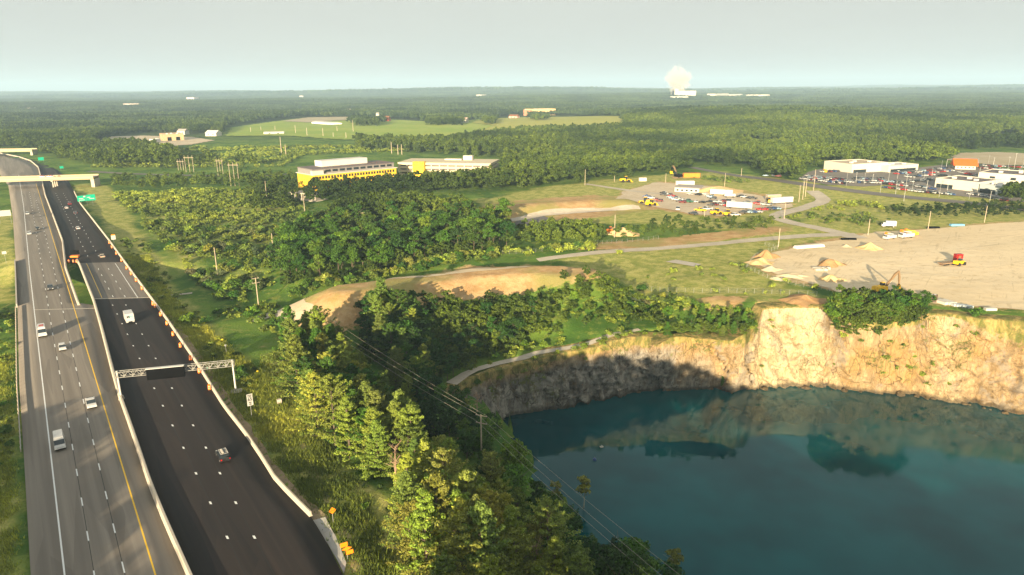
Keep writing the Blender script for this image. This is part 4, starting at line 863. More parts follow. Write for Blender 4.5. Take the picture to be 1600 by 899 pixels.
for (kind, reg), L in regs.items():
    nm, word, cat = REGION_CAT[kind]
    L.sort(key=lambda p: -p[8]); n = len(L); rows = max(1, int(round(math.sqrt(n/3.0)))); bands = [L[int(i*n/rows):int((i+1)*n/rows)] for i in range(rows)]
    for bi, bd in enumerate(bands):
        bd.sort(key=lambda p: p[7]); m = len(bd)
        rw = '' if rows == 1 else (', front row' if bi == 0 else (', rearmost row' if bi == rows-1 else ', %s row back' % ORD[bi]))
        for i, p in enumerate(bd):
            if m == 1: w = 'only one'
            elif i == 0: w = 'leftmost'
            elif i == m-1: w = 'rightmost'
            elif i < m/2: w = ORD[min(12, i)]+' from left'
            else: w = ORD[min(12, m-1-i)]+' from right'
            rg_ = {'single': 'standing alone on open grass', 'quarry face': 'on the quarry face'}.get(reg, reg)
            p.append('%s %s, %s%s, %s' % (p[5], word, w, rw, rg_)); p.append(reg)
first = {}
idx = 0
for p in chosen:
    kind, x, y, z, s, tone, reg = p[:7]; nm, word, cat = REGION_CAT[kind]; label, grp = p[10], word+'s: '+reg
    rz = random.uniform(0, 6.28); col = [c*random.uniform(.88, 1.12) for c in TONE[tone]]
    if kind == 'shrub':
        o = link('shrub', SHRUB[idx % 5], None, (x, y, z-.15)); o.rotation_euler = (0, 0, rz); o.scale = (s*random.uniform(.85, 1.2), s*random.uniform(.85, 1.2), s*random.uniform(.85, 1.1)); o.color = (*col, 1); tag(o, label, cat, grp)
    else:
        me = (BROAD if kind == 'broad' else PINE)[idx % (5 if kind == 'broad' else 6)]
        o = thing(nm, (x, y, z-.1), rz, label, cat, grp); o.scale = (s*random.uniform(.88, 1.12),)*2+(s*random.uniform(.9, 1.12),)
        c = link('crown', me[0], o); c.color = (*col, 1); link('trunk', me[1], o)
    idx += 1
# woodland mass = the rest of the trees; scrub mass = the rest of the bushes
rng = np.random.default_rng(15)
ex = [p for p in mass['broad']+mass['pine'] if len(p) > 9 and p[9] > 0]
X = np.r_[WOOD[0], [p[1] for p in ex]]; Y = np.r_[WOOD[1], [p[2] for p in ex]]; Z = np.r_[WOOD[2], [p[3] for p in ex]]; S_ = np.r_[WOOD[3], [p[4] for p in ex]]; I = np.r_[WOOD[4], [4 if p[0] == 'pine' else random.randrange(4) for p in ex]]
gn_mass('woodland', np.stack([X, Y, Z-.3], 1), rng.uniform(0, 6.28, len(X)), S_, I, MID, 'dense mixed woodland of the middle distance, around fields and buildings', 'woodland')
ex = mass['shrub']
sx, sy = jgrid(-420, 800, 330, 900, 5.5, rng); sz = hgt(sx, sy); px, py, dp = Q(sx, sy, sz)
inc = inpoly(px, py, [(140, 262), (300, 262), (440, 262), (470, 246), (560, 240), (640, 236), (560, 226), (450, 218), (352, 212), (300, 232), (225, 232)]) | inpoly(px, py, [(170, 300), (470, 296), (470, 320), (200, 330)]) | inpoly(px, py, [(1080, 275), (1180, 285), (1180, 290), (1080, 280)]) | inpoly(px, py, [(1290, 312), (1450, 330), (1450, 336), (1290, 320)])
k = inc & ~on_road(sx, sy, 4) & (wnoise(sx, sy, 45, 1)+.4*wnoise(sx, sy, 14, 2) > -.1) & (np.abs(py-272) > 5)
SX, SY, SZ = np.r_[[p[1] for p in ex], sx[k]], np.r_[[p[2] for p in ex], sy[k]], np.r_[[p[3] for p in ex], sz[k]]; SS = np.r_[[p[4] for p in ex], rng.uniform(1.0, 2.2, k.sum())]
gn_mass('scrub', np.stack([SX, SY, SZ-.15], 1), rng.uniform(0, 6.28, len(SX)), SS, rng.integers(0, 4, len(SX)), SCR, 'low tangled scrub covering the rough ground', 'scrub')
# grass tufts on near open ground
pool = []
for poly, s in (([(180, 400), (230, 400), (330, 520), (430, 600), (560, 760), (640, 920), (545, 930), (500, 815), (400, 680), (300, 545), (230, 450)], .62), ([(-60, 560), (28, 560), (36, 710), (48, 899), (48, 960), (-60, 960)], .8), ([(560, 620), (640, 660), (720, 760), (700, 780), (600, 700)], 1.1),
                ([(405, 560), (440, 545), (480, 600), (520, 690), (480, 700), (430, 640)], .9)):
    x, y = scatter(poly, s, -1.5, 60+len(pool), .5); k = (wnoise(x, y, 7, 1)+.6*wnoise(x, y, 2.5, 2) > -.35) & (hgt(x, y) > -12); pool.append(np.stack([x[k], y[k], hgt(x[k], y[k])], 1))
pool = np.concatenate(pool)
pool = pool[~on_road(pool[:, 0], pool[:, 1], 1.6)]
gn_mass('tall_grass', pool, rng.uniform(0, 6.28, len(pool)), rng.uniform(.6, 1.35, len(pool)), rng.integers(0, 3, len(pool)), TUF, 'tufts of uneven grass on verges and banks', 'grass')
# trees standing behind the camera whose shadows cross the road
sh_poly = wpoly([(-60, 650), (60, 625), (185, 590), (210, 680), (240, 780), (275, 850), (280, 930), (220, 1010), (-160, 1010)]); r3 = np.random.default_rng(4)
tx, ty = jgrid(min(p[0] for p in sh_poly), max(p[0] for p in sh_poly), min(p[1] for p in sh_poly), max(p[1] for p in sh_poly), 7.6, r3); kk = inpoly(tx, ty, sh_poly)
for i, (gx, gy) in enumerate(zip(tx[kk], ty[kk])):
    h = float(r3.uniform(19, 25))
    q = (gx, gy); L = h/math.tan(SUN_EL); x, y = q[0]-L*math.sin(SUN_AZ), q[1]-L*math.cos(SUN_AZ)
    o = thing('broadleaf_tree', (x, y, -1), i*1.3, 'tall dark tree standing out of view, shading the near road', 'tree', 'roadside shade trees'); o.scale = (h/12*1.55, h/12*1.55, h/12)
    c = link('crown', BROAD[i % 5][0], o); c.color = (.045, .08, .018, 1); link('trunk', BROAD[i % 5][1], o)
for tx_, ty_, tz_, yy in ((1180, 607, -24, 50), (1160, 600, -22, 56), (1130, 592, -19, 50), (1100, 580, -16, 55), (1070, 570, -14, 48), (1040, 562, -13, 56), (1010, 556, -12, 50), (1150, 606, -24, 46), (1110, 600, -22, 44), (1070, 590, -20, 57), (1030, 580, -17, 44), (1165, 606, -23, 60), (1120, 596, -20, 60), (1090, 590, -19, 60), (1050, 580, -16, 61), (1000, 570, -15, 60), (970, 552, -11, 54), (940, 550, -10, 50), (900, 548, -9, 56)):
    q = P(tx_, ty_, tz_); D_ = (q[1]-yy)/math.cos(SUN_AZ); x = q[0]-D_*math.sin(SUN_AZ); top = tz_+D_*math.tan(SUN_EL); zb_ = float(hgt(x, yy)); zb_ = min(zb_, top-9); s = (top-zb_)/12
    o = thing('broadleaf_tree', (x, yy, zb_-.3), x, 'bank tree standing out of view below the photo, shading the quarry wall', 'tree', 'lake bank shade trees'); o.scale = (min(s, 1.5), min(s, 1.5), s); c = link('crown', BROAD[int(tx_) % 5][0], o); c.color = (.045, .09, .018, 1); link('trunk', BROAD[int(tx_) % 5][1], o)
print('shade', int(kk.sum())); print('plants', len(chosen), 'woods', len(X), 'far', len(pts), 'scrub', len(SX), 'grass', len(pool))
# ---------------------------------------------------------------- small builders
def hsolve(p, ty):
    lo, hi = 0.0, 80.0
    for _ in range(40):
        m_ = (lo+hi)/2
        if float(Q(p[0], p[1], p[2]+m_)[1]) > ty: lo = m_
        else: hi = m_
    return lo
PM = {}
def paintmat(c):
    k = 'paint_%d_%d_%d' % tuple(int(v*255) for v in c)
    if k not in PM: PM[k] = simple(k, c, .3, .05, 2, spec=.5)
    return PM[k]
CARC = {'white': (.52, .51, .49), 'silver': (.42, .42, .41), 'black': (.015, .015, .018), 'dark grey': (.07, .07, .075), 'red': (.42, .015, .012), 'dark red': (.16, .012, .012), 'blue': (.03, .07, .20), 'tan': (.38, .31, .22), 'yellow': (.80, .50, .02), 'orange': (.75, .22, .02), 'green': (.04, .14, .09), 'pale blue': (.30, .42, .50)}
M_HEAD = simple('headlight_lens', (.75, .75, .70), .15, .05, spec=.7); M_TAIL = simple('tail_light_red', (.55, .01, .008), .2, .05)
M_SILV = simple('wheel_rim', (.45, .45, .46), .35, .1, metal=.6)
def add_wheel(o, p, r=.34, w=.22):
    q = MB().tube((-w/2, 0, 0), (w/2, 0, 0), r, r, 14).obj('wheel', M_TYRE, o, p); MB().tube((-w/2-.012, 0, 0), (w/2+.012, 0, 0), r*.55, r*.55, 10).obj('rim', M_SILV, q)
def wheel_mb(r=.34, w=.22):
    mb = MB(); mb.mat(M_TYRE).tube((-w/2, 0, 0), (w/2, 0, 0), r, r, 14); mb.mat(M_SILV).tube((-w/2-.012, 0, 0), (w/2+.012, 0, 0), r*.55, r*.55, 10); return mb
KIND = {'sedan': dict(L=4.8, W=1.85, h0=.30, h1=.92, c=(-1.95, .95), r=(-1.35, .15), H=1.45), 'suv': dict(L=4.8, W=1.98, h0=.36, h1=1.08, c=(-2.3, 1.05), r=(-2.1, .35), H=1.82),
        'hatch': dict(L=4.4, W=1.8, h0=.3, h1=.95, c=(-2.0, 1.0), r=(-1.7, .2), H=1.52), 'pickup': dict(L=5.7, W=2.0, h0=.42, h1=1.1, c=(-.75, 1.45), r=(-.6, .75), H=1.85),
        'van': dict(L=5.6, W=2.02, h0=.38, h1=1.3, c=(-2.75, 2.25), r=(-2.7, 1.35), H=2.55)}
def car_parts(kind):
    """dict of part name -> list of MB; local +Y is forward"""
    k = KIND[kind]; L, W_ = k['L'], k['W']; h0, h1, H = k['h0'], k['h1'], k['H']; b = MB()
    ym = h1-.22
    prof = [(-L/2+.05, h0), (-L/2, h0+.25), (-L/2+.04, ym), (-L/2+.18, h1-.03), (k['c'][0], h1), (k['c'][1], h1), (L/2-.45, h1-.12), (L/2-.1, ym-.12), (L/2, h0+.22), (L/2-.08, h0)]
    b.prism(prof, -W_/2, W_/2)
    # tumblehome: narrow the shoulder line
    b.v = [(x*(.93 if z > ym else (.97 if z < h0+.1 else 1)), y, z) for x, y, z in b.v]
    g = MB(); c0, c1 = k['c']; r0, r1 = k['r']; wb, wt = W_*.93/2, W_*.76/2
    if kind == 'van': wt = W_*.86/2
    zt = H-.07
    def frus(mb, za, zb, fa, fb, wa, wbb): mb.add([(-wa, fa[0], za), (wa, fa[0], za), (wa, fa[1], za), (-wa, fa[1], za), (-wbb, fb[0], zb), (wbb, fb[0], zb), (wbb, fb[1], zb), (-wbb, fb[1], zb)], [(3, 2, 1, 0), (4, 5, 6, 7), (0, 1, 5, 4), (1, 2, 6, 5), (2, 3, 7, 6), (3, 0, 4, 7)])
    roof = MB()
    if kind == 'van':
        f = lambda t: (c0+(r0-c0)*t, c1+(r1-c1)*t)
        frus(b, h1, H-.5, (c0, c1-1.5), (c0+.03, c1-1.75), wb, wt+.03)                  # closed cargo sides
        frus(g, h1, H-.45, (c1-1.7, c1), (c1-1.9, r1+.22), wb-.02, wt+.01); frus(roof, H-.45, H, (c0+.03, r1+.25), (c0+.15, r1-.1), wt+.02, wt-.08)
        frus(g, h1+.05, H-.55, (c0-.03, c0+.02), (c0-.01, c0+.04), wb*.8, wt*.8)
    else:
        frus(g, h1-.01, zt, (c0, c1), (r0, r1), wb, wt); frus(roof, zt, H, (r0-.05, r1+.05), (r0+.06, r1-.06), wt+.03, wt-.04)
        for yy in (c0+(c1-c0)*.45,):                                                     # B pillars
            for s in (-1, 1): roof.add([(s*wb*1.004, yy-.06, h1), (s*wb*1.004, yy+.06, h1), (s*wt*1.01, (r0+r1)/2+.06, zt), (s*wt*1.01, (r0+r1)/2-.06, zt)], [(0, 1, 2, 3) if s > 0 else (3, 2, 1, 0)])
    if kind == 'pickup':
        g2 = MB(); bed = MB(); bed.box((0, (-L/2+c0)/2, h1+.004), (W_*.74, L/2+c0-.25, .01)); return dict(body=b, roof=roof, windows=g, bed_floor=bed)
    return dict(body=b, roof=roof, windows=g)
def extras(kind):
    k = KIND[kind]; L, W_ = k['L'], k['W']; hl = MB(); tl = MB()
    hl.box((0, 0, 0), (.36, .10, .16)); tl.box((0, 0, 0), (.24, .08, .24))
    return hl, tl
def wheel_pos(kind):
    k = KIND[kind]; r = .34 if kind in ('sedan', 'hatch') else .40
    return [(sx*(k['W']/2-.10), y, r) for sx in (-1, 1) for y in (-k['L']*.31, k['L']*.31)], r
def near_car(kind, colour, loc, rz, label, cat, rack=False):
    """a vehicle whose parts can be seen"""
    o = thing({'suv': 'suv', 'van': 'van', 'pickup': 'pickup_truck'}.get(kind, 'car'), loc, rz, label, cat, 'vehicles on the highway'); pm = paintmat(CARC[colour])
    for nm, mb in car_parts(kind).items(): mb.obj(nm, M_GLASS if nm == 'windows' else (M_BLACK if nm == 'bed_floor' else pm), o)
    wp, r = wheel_pos(kind)
    for p in wp: add_wheel(o, p, r)
    hl, tl = extras(kind); k = KIND[kind]
    for s in (-1, 1):
        hl2, tl2 = extras(kind); hl2.obj('headlight', M_HEAD, o, (s*k['W']*.36, k['L']/2-.06, k['h0']+.30)); tl2.obj('tail_light', M_TAIL, o, (s*k['W']*.40, -k['L']/2+.01, k['h1']-.34))
    bm_ = MB(); bm_.box((0, k['L']/2-.0, k['h0']-.02), (k['W']*.95, .16, .2)).obj('bumper', M_BLACK if kind != 'sedan' else pm, o)
    if rack:
        rk = MB(); H = k['H']+.1
        for s in (-.68, .68): rk.tube((s, -2.0, H), (s, .3, H), .035)
        for y in (-2.0, -1.4, -.8, -.2, .3): rk.tube((-.68, y, H), (.68, y, H), .03)
        rk.obj('roof_rack', M_GALV, o); MB().box((-.25, -.9, H+.04), (.36, 1.7, .10)).obj('roof_load', simple('pale_board', (.62, .55, .45)), o)
        MB().tube((.2, -2.62, 1.05), (.2, -2.45, 1.05), .40, .40, 14).obj('spare_wheel', M_TYRE, o)
    return o
FARC = {}
def far_car_mesh(kind, colour):
    key = (kind, colour)
    if key not in FARC:
        mb = MB()
        for nm, q in car_parts(kind).items(): mb.mat(M_GLASS if nm == 'windows' else (M_BLACK if nm == 'bed_floor' else paintmat(CARC[colour]))).add(q.v, q.f)
        wp, r = wheel_pos(kind); mb.mat(M_TYRE)
        for p in wp: mb.tube((p[0]-.11, p[1], p[2]), (p[0]+.11, p[1], p[2]), r, r, 10)
        FARC[key] = mb.mesh('parked_car')
    return FARC[key]
def road_dir(ln, Y): return math.atan2(float(interp(Y+4, ln)-interp(Y-4, ln)), 8.0)
def rz_of(px, py, away=True):
    Y = float(P(px, py)[1]); a = road_dir(L_YEL if not away else (L_REDGE), Y); return -a if away else -a+math.pi
# ---------------------------------------------------------------- highway traffic
for kind, colour, px, py, away, lab, cat in (
    ('van', 'white', 94, 697, False, 'white passenger van coming down the left lane in the foreground shade', 'van'),
    ('pickup', 'white', 143, 634, False, 'white pickup truck beside the yellow line, coming towards the viewer', 'pickup truck'),
    ('hatch', 'white', 98, 546, False, 'small white car in the middle lane just behind the white van', 'car'),
    ('pickup', 'dark grey', 79, 452, False, 'dark pickup truck in the middle lane beside the open median', 'pickup truck'),
    ('sedan', 'black', 59, 359, False, 'black car in the middle lane of the oncoming road, far away', 'car'),
    ('sedan', 'white', 46, 366, False, 'white car next to the black one on the oncoming road', 'car'),
    ('sedan', 'silver', 43, 335, False, 'farthest silver car on the oncoming road', 'car'),
    ('sedan', 'tan', 160, 402, True, 'tan car just before the pale bridge section on the dark road', 'car'),
    ('sedan', 'white', 122, 358, True, 'white car driving away on the dark road below the green sign', 'car'),
    ('sedan', 'dark grey', 118, 334, True, 'dark grey car driving away on the dark road, level with the green sign', 'car'),
    ('sedan', 'white', 104, 326, True, 'white car left of the red car on the dark road', 'car'),
    ('suv', 'dark red', 109, 320, True, 'dark red car, farthest vehicle on the dark road before the overpass', 'car')):
    p = P(px, py, 0); near_car(kind, colour, (p[0], p[1], .02), rz_of(px, py, away), lab, cat)
p = P(349, 716, 0); near_car('suv', 'black', (p[0], p[1], .02), rz_of(349, 716), 'black off-road vehicle with a loaded roof rack, driving away on dark asphalt', 'off-road vehicle', True)
p = P(67, 524, 0); v = near_car('van', 'white', (p[0], p[1], .02), rz_of(67, 524, False), 'tall white van with red marks on its roof in the left lane', 'van'); v.scale = (1.08, 1.12, 1.15)
MB().box((0, -.6, 2.56), (1.1, 1.6, .02)).obj('roof_mark', simple('faded_red', (.45, .10, .08)), v)
def text_mesh(s, size, mat, name='lettering'):
    c = bpy.data.curves.new(name, 'FONT'); c.body = s; c.size = size; c.align_x = 'CENTER'; c.align_y = 'CENTER'; c.extrude = .006; c.offset = .022*size
    o = bpy.data.objects.new(name, c); COL.objects.link(o); dg = bpy.context.evaluated_depsgraph_get(); me = bpy.data.meshes.new_from_object(o.evaluated_get(dg)); me.name = name
    bpy.data.objects.remove(o); me.materials.clear(); me.materials.append(mat); return me
def letter(s, size, mat, parent, loc, rx=math.pi/2, rz=0):
    o = link('lettering', text_mesh(s, size, mat), parent, loc); o.rotation_euler = (rx, 0, rz); return o
# box truck, driving away
def box_truck(loc, rz, label, scale=1, colour='white', boxc='white', group=None, marks=False, name='box_truck'):
    o = thing(name, loc, rz, label, 'truck', group); o.scale = (scale,)*3
    c = MB(); c.box((0, 2.5, .55), (2.1, 1.9, 1.0)).box((0, 2.2, 1.5), (2.0, 1.3, .9), top=(.9, .8)); c.obj('cab', paintmat(CARC[colour]), o)
    MB().box((0, 2.78, 1.58), (1.8, .3, .6), top=(.9, .4)).obj('windscreen', M_GLASS, o)
    MB().box((0, -.9, .85), (2.4, 5.0, 2.45)).obj('cargo_box', paintmat(CARC[boxc]), o); MB().box((0, -.4, .45), (1.1, 6.4, .4)).obj('chassis', M_BLACK, o)
    MB().box((0, -3.45, .55), (2.3, .12, .25)).obj('bumper', M_GALV, o)
    for x in (-1.0, 1.0):
        for y in (-2.2, 2.4): add_wheel(o, (x*.95, y, .46), .46, .3)
    if marks:
        letter('M', 1.15, simple('dark_lettering', (.02, .02, .02)), o, (-.42, -3.408, 2.3)); letter('N', 1.15, simple('teal_lettering', (.05, .42, .40)), o, (.42, -3.408, 2.3))
    return o
p = P(202, 502, 0); box_truck((p[0], p[1], .02), rz_of(202, 502), 'white box truck with letters on its rear, driving away on the dark road', 1.0, group='vehicles on the highway', marks=True)
# ---------------------------------------------------------------- gantry with message board
pl, pr = P(190, 624, 0), P(369, 613, -1.2); zt = float(hgt(pr[0], pr[1])); pr = P(369, 613, zt)
gd = Vector((pr[0]-pl[0], pr[1]-pl[1], 0)); GL = gd.length; ga = math.atan2(gd.y, gd.x)
hL = 1.0+hsolve((pl[0], pl[1], 1.0), 590); hR = hsolve(pr, 557)+zt; ht = (hL+hR)/2
g = thing('sign_gantry', (pl[0], pl[1], 0), ga, 'steel truss gantry over the dark road holding a black message board', 'gantry')
MB().tube((0, 0, .9), (0, 0, ht+.3), .23, .20, 12).obj('post', M_GALV, g); MB().tube((GL, 0, zt+.2), (GL, 0, ht+.3), .23, .20, 12).obj('post', M_GALV, g)
MB().box((GL, 0, zt-.4), (2.6, 2.6, .75)).obj('footing', M_CONC, g); MB().box((0, 0, -.02), (1.1, 1.0, 1.0), top=(.7, .7)).obj('footing', M_CONC, g)
tr = MB(); zb, zt2 = ht-1.15, ht+.15; hy = .55
for y in (-hy, hy):
    for z in (zb, zt2): tr.tube((-.4, y, z), (GL+.4, y, z), .075, .075, 6)
nb = 14
for i in range(nb+1):
    x = -.4+(GL+.8)*i/nb
    for y in (-hy, hy):
        tr.tube((x, y, zb), (x, y, zt2), .05, .05, 5)
        if i < nb:
            x2 = -.4+(GL+.8)*(i+1)/nb; xm = (x+x2)/2; tr.tube((x, y, zb), (xm, y, zt2), .05, .05, 5); tr.tube((xm, y, zt2), (x2, y, zb), .05, .05, 5)
    for z in (zb, zt2): tr.tube((x, -hy, z), (x, hy, z), .05, .05, 5)
tr.obj('truss', simple('dull_steel', (.34, .33, .30), .5, .1, metal=.2), g)
def u_at(px, py, z): q = P(px, py, z); return ((q[0]-pl[0])*gd.x+(q[1]-pl[1])*gd.y)/GL
u0, u1 = u_at(226, 585, ht), u_at(290, 570, ht)
bd = MB().box(((u0+u1)/2, -hy-.75, ht-2.1), (u1-u0, .9, 2.7)).obj('message_board', M_BLACK, g)
MB().box(((u0+u1)/2, -hy-.75, ht+.6), (u1-u0+.1, 1.0, .14)).obj('board_cap', M_GALV, g)
# ---------------------------------------------------------------- signs
def face_back(px, py): return rz_of(px, py)
def sign(name, px, py, ty, panels, label, posts=(0,), text=(), cat='road sign', rz=None, group=None):
    """panels: (x, z_from_top, w, h, material, rot45)"""
    b_ = G(px, py); H = hsolve(b_, ty); o = thing(name, b_, face_back(px, py) if rz is None else rz, label, cat, group)
    for x in posts: MB().box((x, .06, -.3), (.09, .07, H+.25)).obj('post', M_STEEL, o)
    for x, zt_, w, h, mt, rot in panels:
        mb = MB(); c = (x, -.02, H-zt_-h/2)
        if rot:
            mb.add([(c[0]+a, c[1]-.02+d, c[2]+b2) for d in (0, .04) for a, b2 in ((-w/2, 0), (0, -h/2), (w/2, 0), (0, h/2))], [(0, 1, 2, 3), (7, 6, 5, 4), (0, 4, 5, 1), (1, 5, 6, 2), (2, 6, 7, 3), (3, 7, 4, 0)])
        else: mb.box((c[0], c[1], c[2]-h/2), (w, .04, h))
        mb.obj('panel', mt, o)
    for s, size, x, zt_, mt in text: letter(s, size, mt, o, (x, -.055, H-zt_))
    return o
M_SGREEN = simple('sign_green', (.0, .36, .22), .4, .05); M_SWHITE = simple('sign_white', (.46, .455, .42), .4, .05); M_SBLK = simple('sign_black', (.02, .02, .02), .5)
M_SORG = simple('sign_orange', (.95, .24, .01), .4, .05)
sign('speed_limit_sign', 394, 655, 616, [(0, 0, 1.25, 1.75, M_SWHITE, 0), (0, 1.8, 1.3, 1.0, M_SWHITE, 0)], 'white speed limit sign with two panels on the verge near the gantry', (0,),
     (('SPEED', .36, 0, .32, M_SBLK), ('LIMIT', .36, 0, .66, M_SBLK), ('65', 1.0, 0, 1.28, M_SBLK), ('MIN', .34, 0, 2.05, M_SBLK), ('45', .55, 0, 2.46, M_SBLK)))
s_ = sign('direction_sign', 137, 322, 305, [(-2.6, .2, 5.0, 3.6, M_SGREEN, 0), (2.6, -.1, 5.0, 3.9, M_SGREEN, 0)], 'large green overhead-style direction sign on posts beside the dark road', (-3, 0, 3.2))
for x, z, w, h in ((-1.0, .9, 1.1, .9), (-3.0, 2.0, 2.6, .45), (-2.6, 3.0, 3.2, .4), (1.4, 1.6, 1.8, .5), (3.0, 2.5, 3.0, .45)):
    MB().box((x, -.06, 7-h/2), (w, .02, h)).obj('lettering', M_SWHITE, s_, (0, 0, hsolve(s_.location, 305)-z-7))
sign('direction_sign', 65, 254, 246, [(0, 0, 5, 3.2, M_SGREEN, 0)], 'green direction sign on the far curve behind the overpass', (-2, 2))
sign('exit_sign', 97, 266, 260, [(0, 0, 3, 2, M_SGREEN, 0)], 'small green exit sign just right of the far curve', (-1, 1))
sign('warning_sign', 179, 383, 368, [(0, 0, 1.9, 2.1, M_SWHITE, 0), (0, -.5, 1.5, .55, M_SORG, 0)], 'small white sign topped with orange behind the edge barrier', (0,))
sign('road_work_sign', 521, 818, 793, [(0, 0, 1.25, 1.25, M_SORG, 1)], 'single orange diamond road work sign on the grass past the barrier end', (0,), (('ROAD WORK', .17, 0, .62, M_SBLK),))
sign('road_work_sign', 534, 879, 850, [(.55, 0, 1.15, .75, M_SORG, 0), (.95, .8, 1.6, .8, M_SORG, 1), (1.35, 1.62, 1.15, .7, M_SORG, 0)], 'cluster of three orange work signs nearest the bottom of the photo', (0, .95))
sign('white_sign', 10, 350, 329, [(0, 0, 6, 3.2, M_SWHITE, 0)], 'large white sign seen from behind on the left roadside', (-2.5, 2.5), rz=rz_of(10, 350))
sign('white_sign', 10, 412, 393, [(0, 0, 1.6, 1.2, M_SWHITE, 0)], 'small white sign on the left roadside below the large one', (0,), rz=rz_of(10, 412))
g_ = G(346, 590)
sign('marker_post', 325, 585, 574, [(0, 0, .3, .5, M_SGREEN, 0)], 'thin green marker post between barrier and gantry foot', (0,))
o = thing('utility_cabinet', G(437, 633), .5, 'pale utility cabinet on a concrete pad beside the verge pines', 'cabinet'); MB().box((0, 0, 0), (1.0, .7, 1.5)).obj('housing', M_CONC, o); MB().box((0, -.2, -.2), (1.6, 1.9, .3)).obj('pad', M_CONC, o)
o = thing('loudspeaker_mast', G(354, 553), 0, 'slim pole with a small head behind the gantry', 'mast'); hh = hsolve(o.location, 541); MB().tube((0, 0, -.3), (0, 0, hh), .08, .06, 6).obj('pole', M_STEEL, o); MB().box((0, 0, hh), (.5, .4, .4)).obj('head', M_GALV, o)
MY_ = simple('yellow_plastic', (.85, .62, .02), .5)
for px, py, l in ((348, 534, 'upper yellow marker tag in the verge grass behind the gantry'), (403, 584, 'lower yellow marker tag beside the verge pines')):
    o = thing('marker_tag', G(px, py), 0, l, 'marker'); MB().box((0, 0, .5), (.5, .3, .35)).obj('tag', MY_, o); MB().tube((0, 0, -.2), (0, 0, .5), .04).obj('stake', M_WOOD, o)
# traffic drums
def drum_proto():
    o = thing('traffic_drum', (0, 0, 0)); mb = MB(); z = .05
    for i, (h, mt) in enumerate(((.30, M_ORANGE), (.09, M_SWHITE), (.24, M_ORANGE), (.09, M_SWHITE), (.28, M_ORANGE))):
        mb.mat(mt).tube((0, 0, z), (0, 0, z+h), .30-.045*(z), .30-.045*(z+h), 12); z += h+.002
    mb.mat(M_ORANGE).tube((0, 0, z), (0, 0, z+.1), .1, .06, 6); link('barrel', mb.mesh('barrel'), o); MB().tube((0, 0, 0), (0, 0, .06), .42, .40, 12).obj('base', M_TYRE, o); return o
dp = drum_proto()
DR = [(171, 381), (175, 388), (182, 398), (190, 409), (198, 421), (205, 430), (214, 440), (222, 453), (239, 477), (243, 481), (251, 494), (261, 508), (270.5, 525), (282, 543), (298, 563), (314, 583), (330, 609), (115, 411), (120, 411), (108, 411)]
wds = ['nearest', 'second nearest', 'third nearest', 'fourth nearest', 'fifth nearest', 'sixth nearest', 'seventh nearest', 'eighth nearest', 'ninth nearest']
for i, (px, py) in enumerate(DR):
    p = P(px, py, 0); k = 16-i
    if i < 17 and px > 150: p[0] = min(p[0], float(interp(p[1], L_REDGE))-.9)
    lab = ('orange and white traffic drum, %s along the edge barrier' % wds[k]) if 0 <= k < 9 else ('orange and white traffic drum, %s counted from the far end of the barrier row' % wds[i].replace('nearest', 'one').replace('third one', 'third').replace('second one', 'second') if i < 8 else 'orange drum, %s of three closing the open median' % ('left', 'middle', 'right')[(1, 2, 0)[i-17]])
    q = dp if i == 0 else dup(dp); q.location = (p[0], p[1], .02); tag(q, lab.replace('one counted', 'first counted'), 'traffic drum', 'orange drums along the barrier'); q.scale = (1.25,)*3
# machine in the open median
p = P(111, 406, 0); o = thing('arrow_board_trailer', (p[0], p[1]+3, -.1), .2, 'orange trailer with dark board parked at the head of the open median', 'trailer')
MB().box((0, 0, .6), (3.2, 2.2, .7)).obj('trailer_body', M_ORANGE, o); MB().box((0, .6, 1.6), (3.4, .25, 1.9)).obj('board', M_BLACK, o); MB().box((0, 0, .2), (3.6, .3, .4)).obj('axle', M_TYRE, o)
# ---------------------------------------------------------------- overpasses
def overpass(px0, y0_, px1, y1_, zb, width, label, piers=()):
    a = P(px0, y0_, zb); b_ = P(px1, y1_, zb); d = Vector((b_[0]-a[0], b_[1]-a[1], 0)); L = d.length; o = thing('overpass', (a[0], a[1], 0), math.atan2(d.y, d.x), label, 'bridge')
    mc = simple('warm_concrete', (.44, .345, .21), .8, .1, .4)
    MB().box((L/2, .45, zb), (L, .9, 1.5)).obj('girder', mc, o); MB().box((L/2, width-.45, zb), (L, .9, 1.5)).obj('girder', mc, o)
    MB().box((L/2, width/2, zb+1.503), (L, width, .35)).obj('deck', M_CONC2, o)
    for y in (.15, width-.15): MB().box((L/2, y, zb+1.856), (L, .3, 1.0)).obj('parapet', mc, o)
    for u in piers:
        pm = MB(); 
        for k in (.2, .5, .8): pm.tube((u, width*k, -.5), (u, width*k, zb-.9), .55, .55, 12)
        pm.box((u, width/2, zb-.903), (1.4, width*.9, .9)).obj('pier', M_CONC, o)
    MB().box((L-1.0, width/2, -2), (2.4, width, zb+1.9)).obj('abutment', M_CONC, o)
    return o, L
op, L = overpass(-60, 286.5, 146, 280.5, 5.4, 12, 'long pale concrete overpass crossing both carriageways', (60.5,))
op2, L2 = overpass(-40, 238.5, 50, 237, 5.0, 12, 'farther overpass at the left edge behind the highway curve', (60,))
for x_, c_, k_, l_ in ((80, 'red', 'suv', 'red vehicle crossing the overpass, left one'), (86, 'dark red', 'sedan', 'dark red car crossing the overpass, right of the red one'), (92, 'red', 'pickup', 'red pickup near the right end of the overpass')):
    q = op.matrix_world @ Vector((0, 0, 0)); a = op.rotation_euler.z; lx = (x_/146+.3)*L/1.42; w_ = Vector(op.location)+Vector((math.cos(a)*lx-math.sin(a)*5, math.sin(a)*lx+math.cos(a)*5, 0))
    tag(link('car', far_car_mesh(k_, c_), None, (w_.x, w_.y, 7.28)), l_, 'car', 'cars on the overpass').rotation_euler = (0, 0, a-math.pi/2)
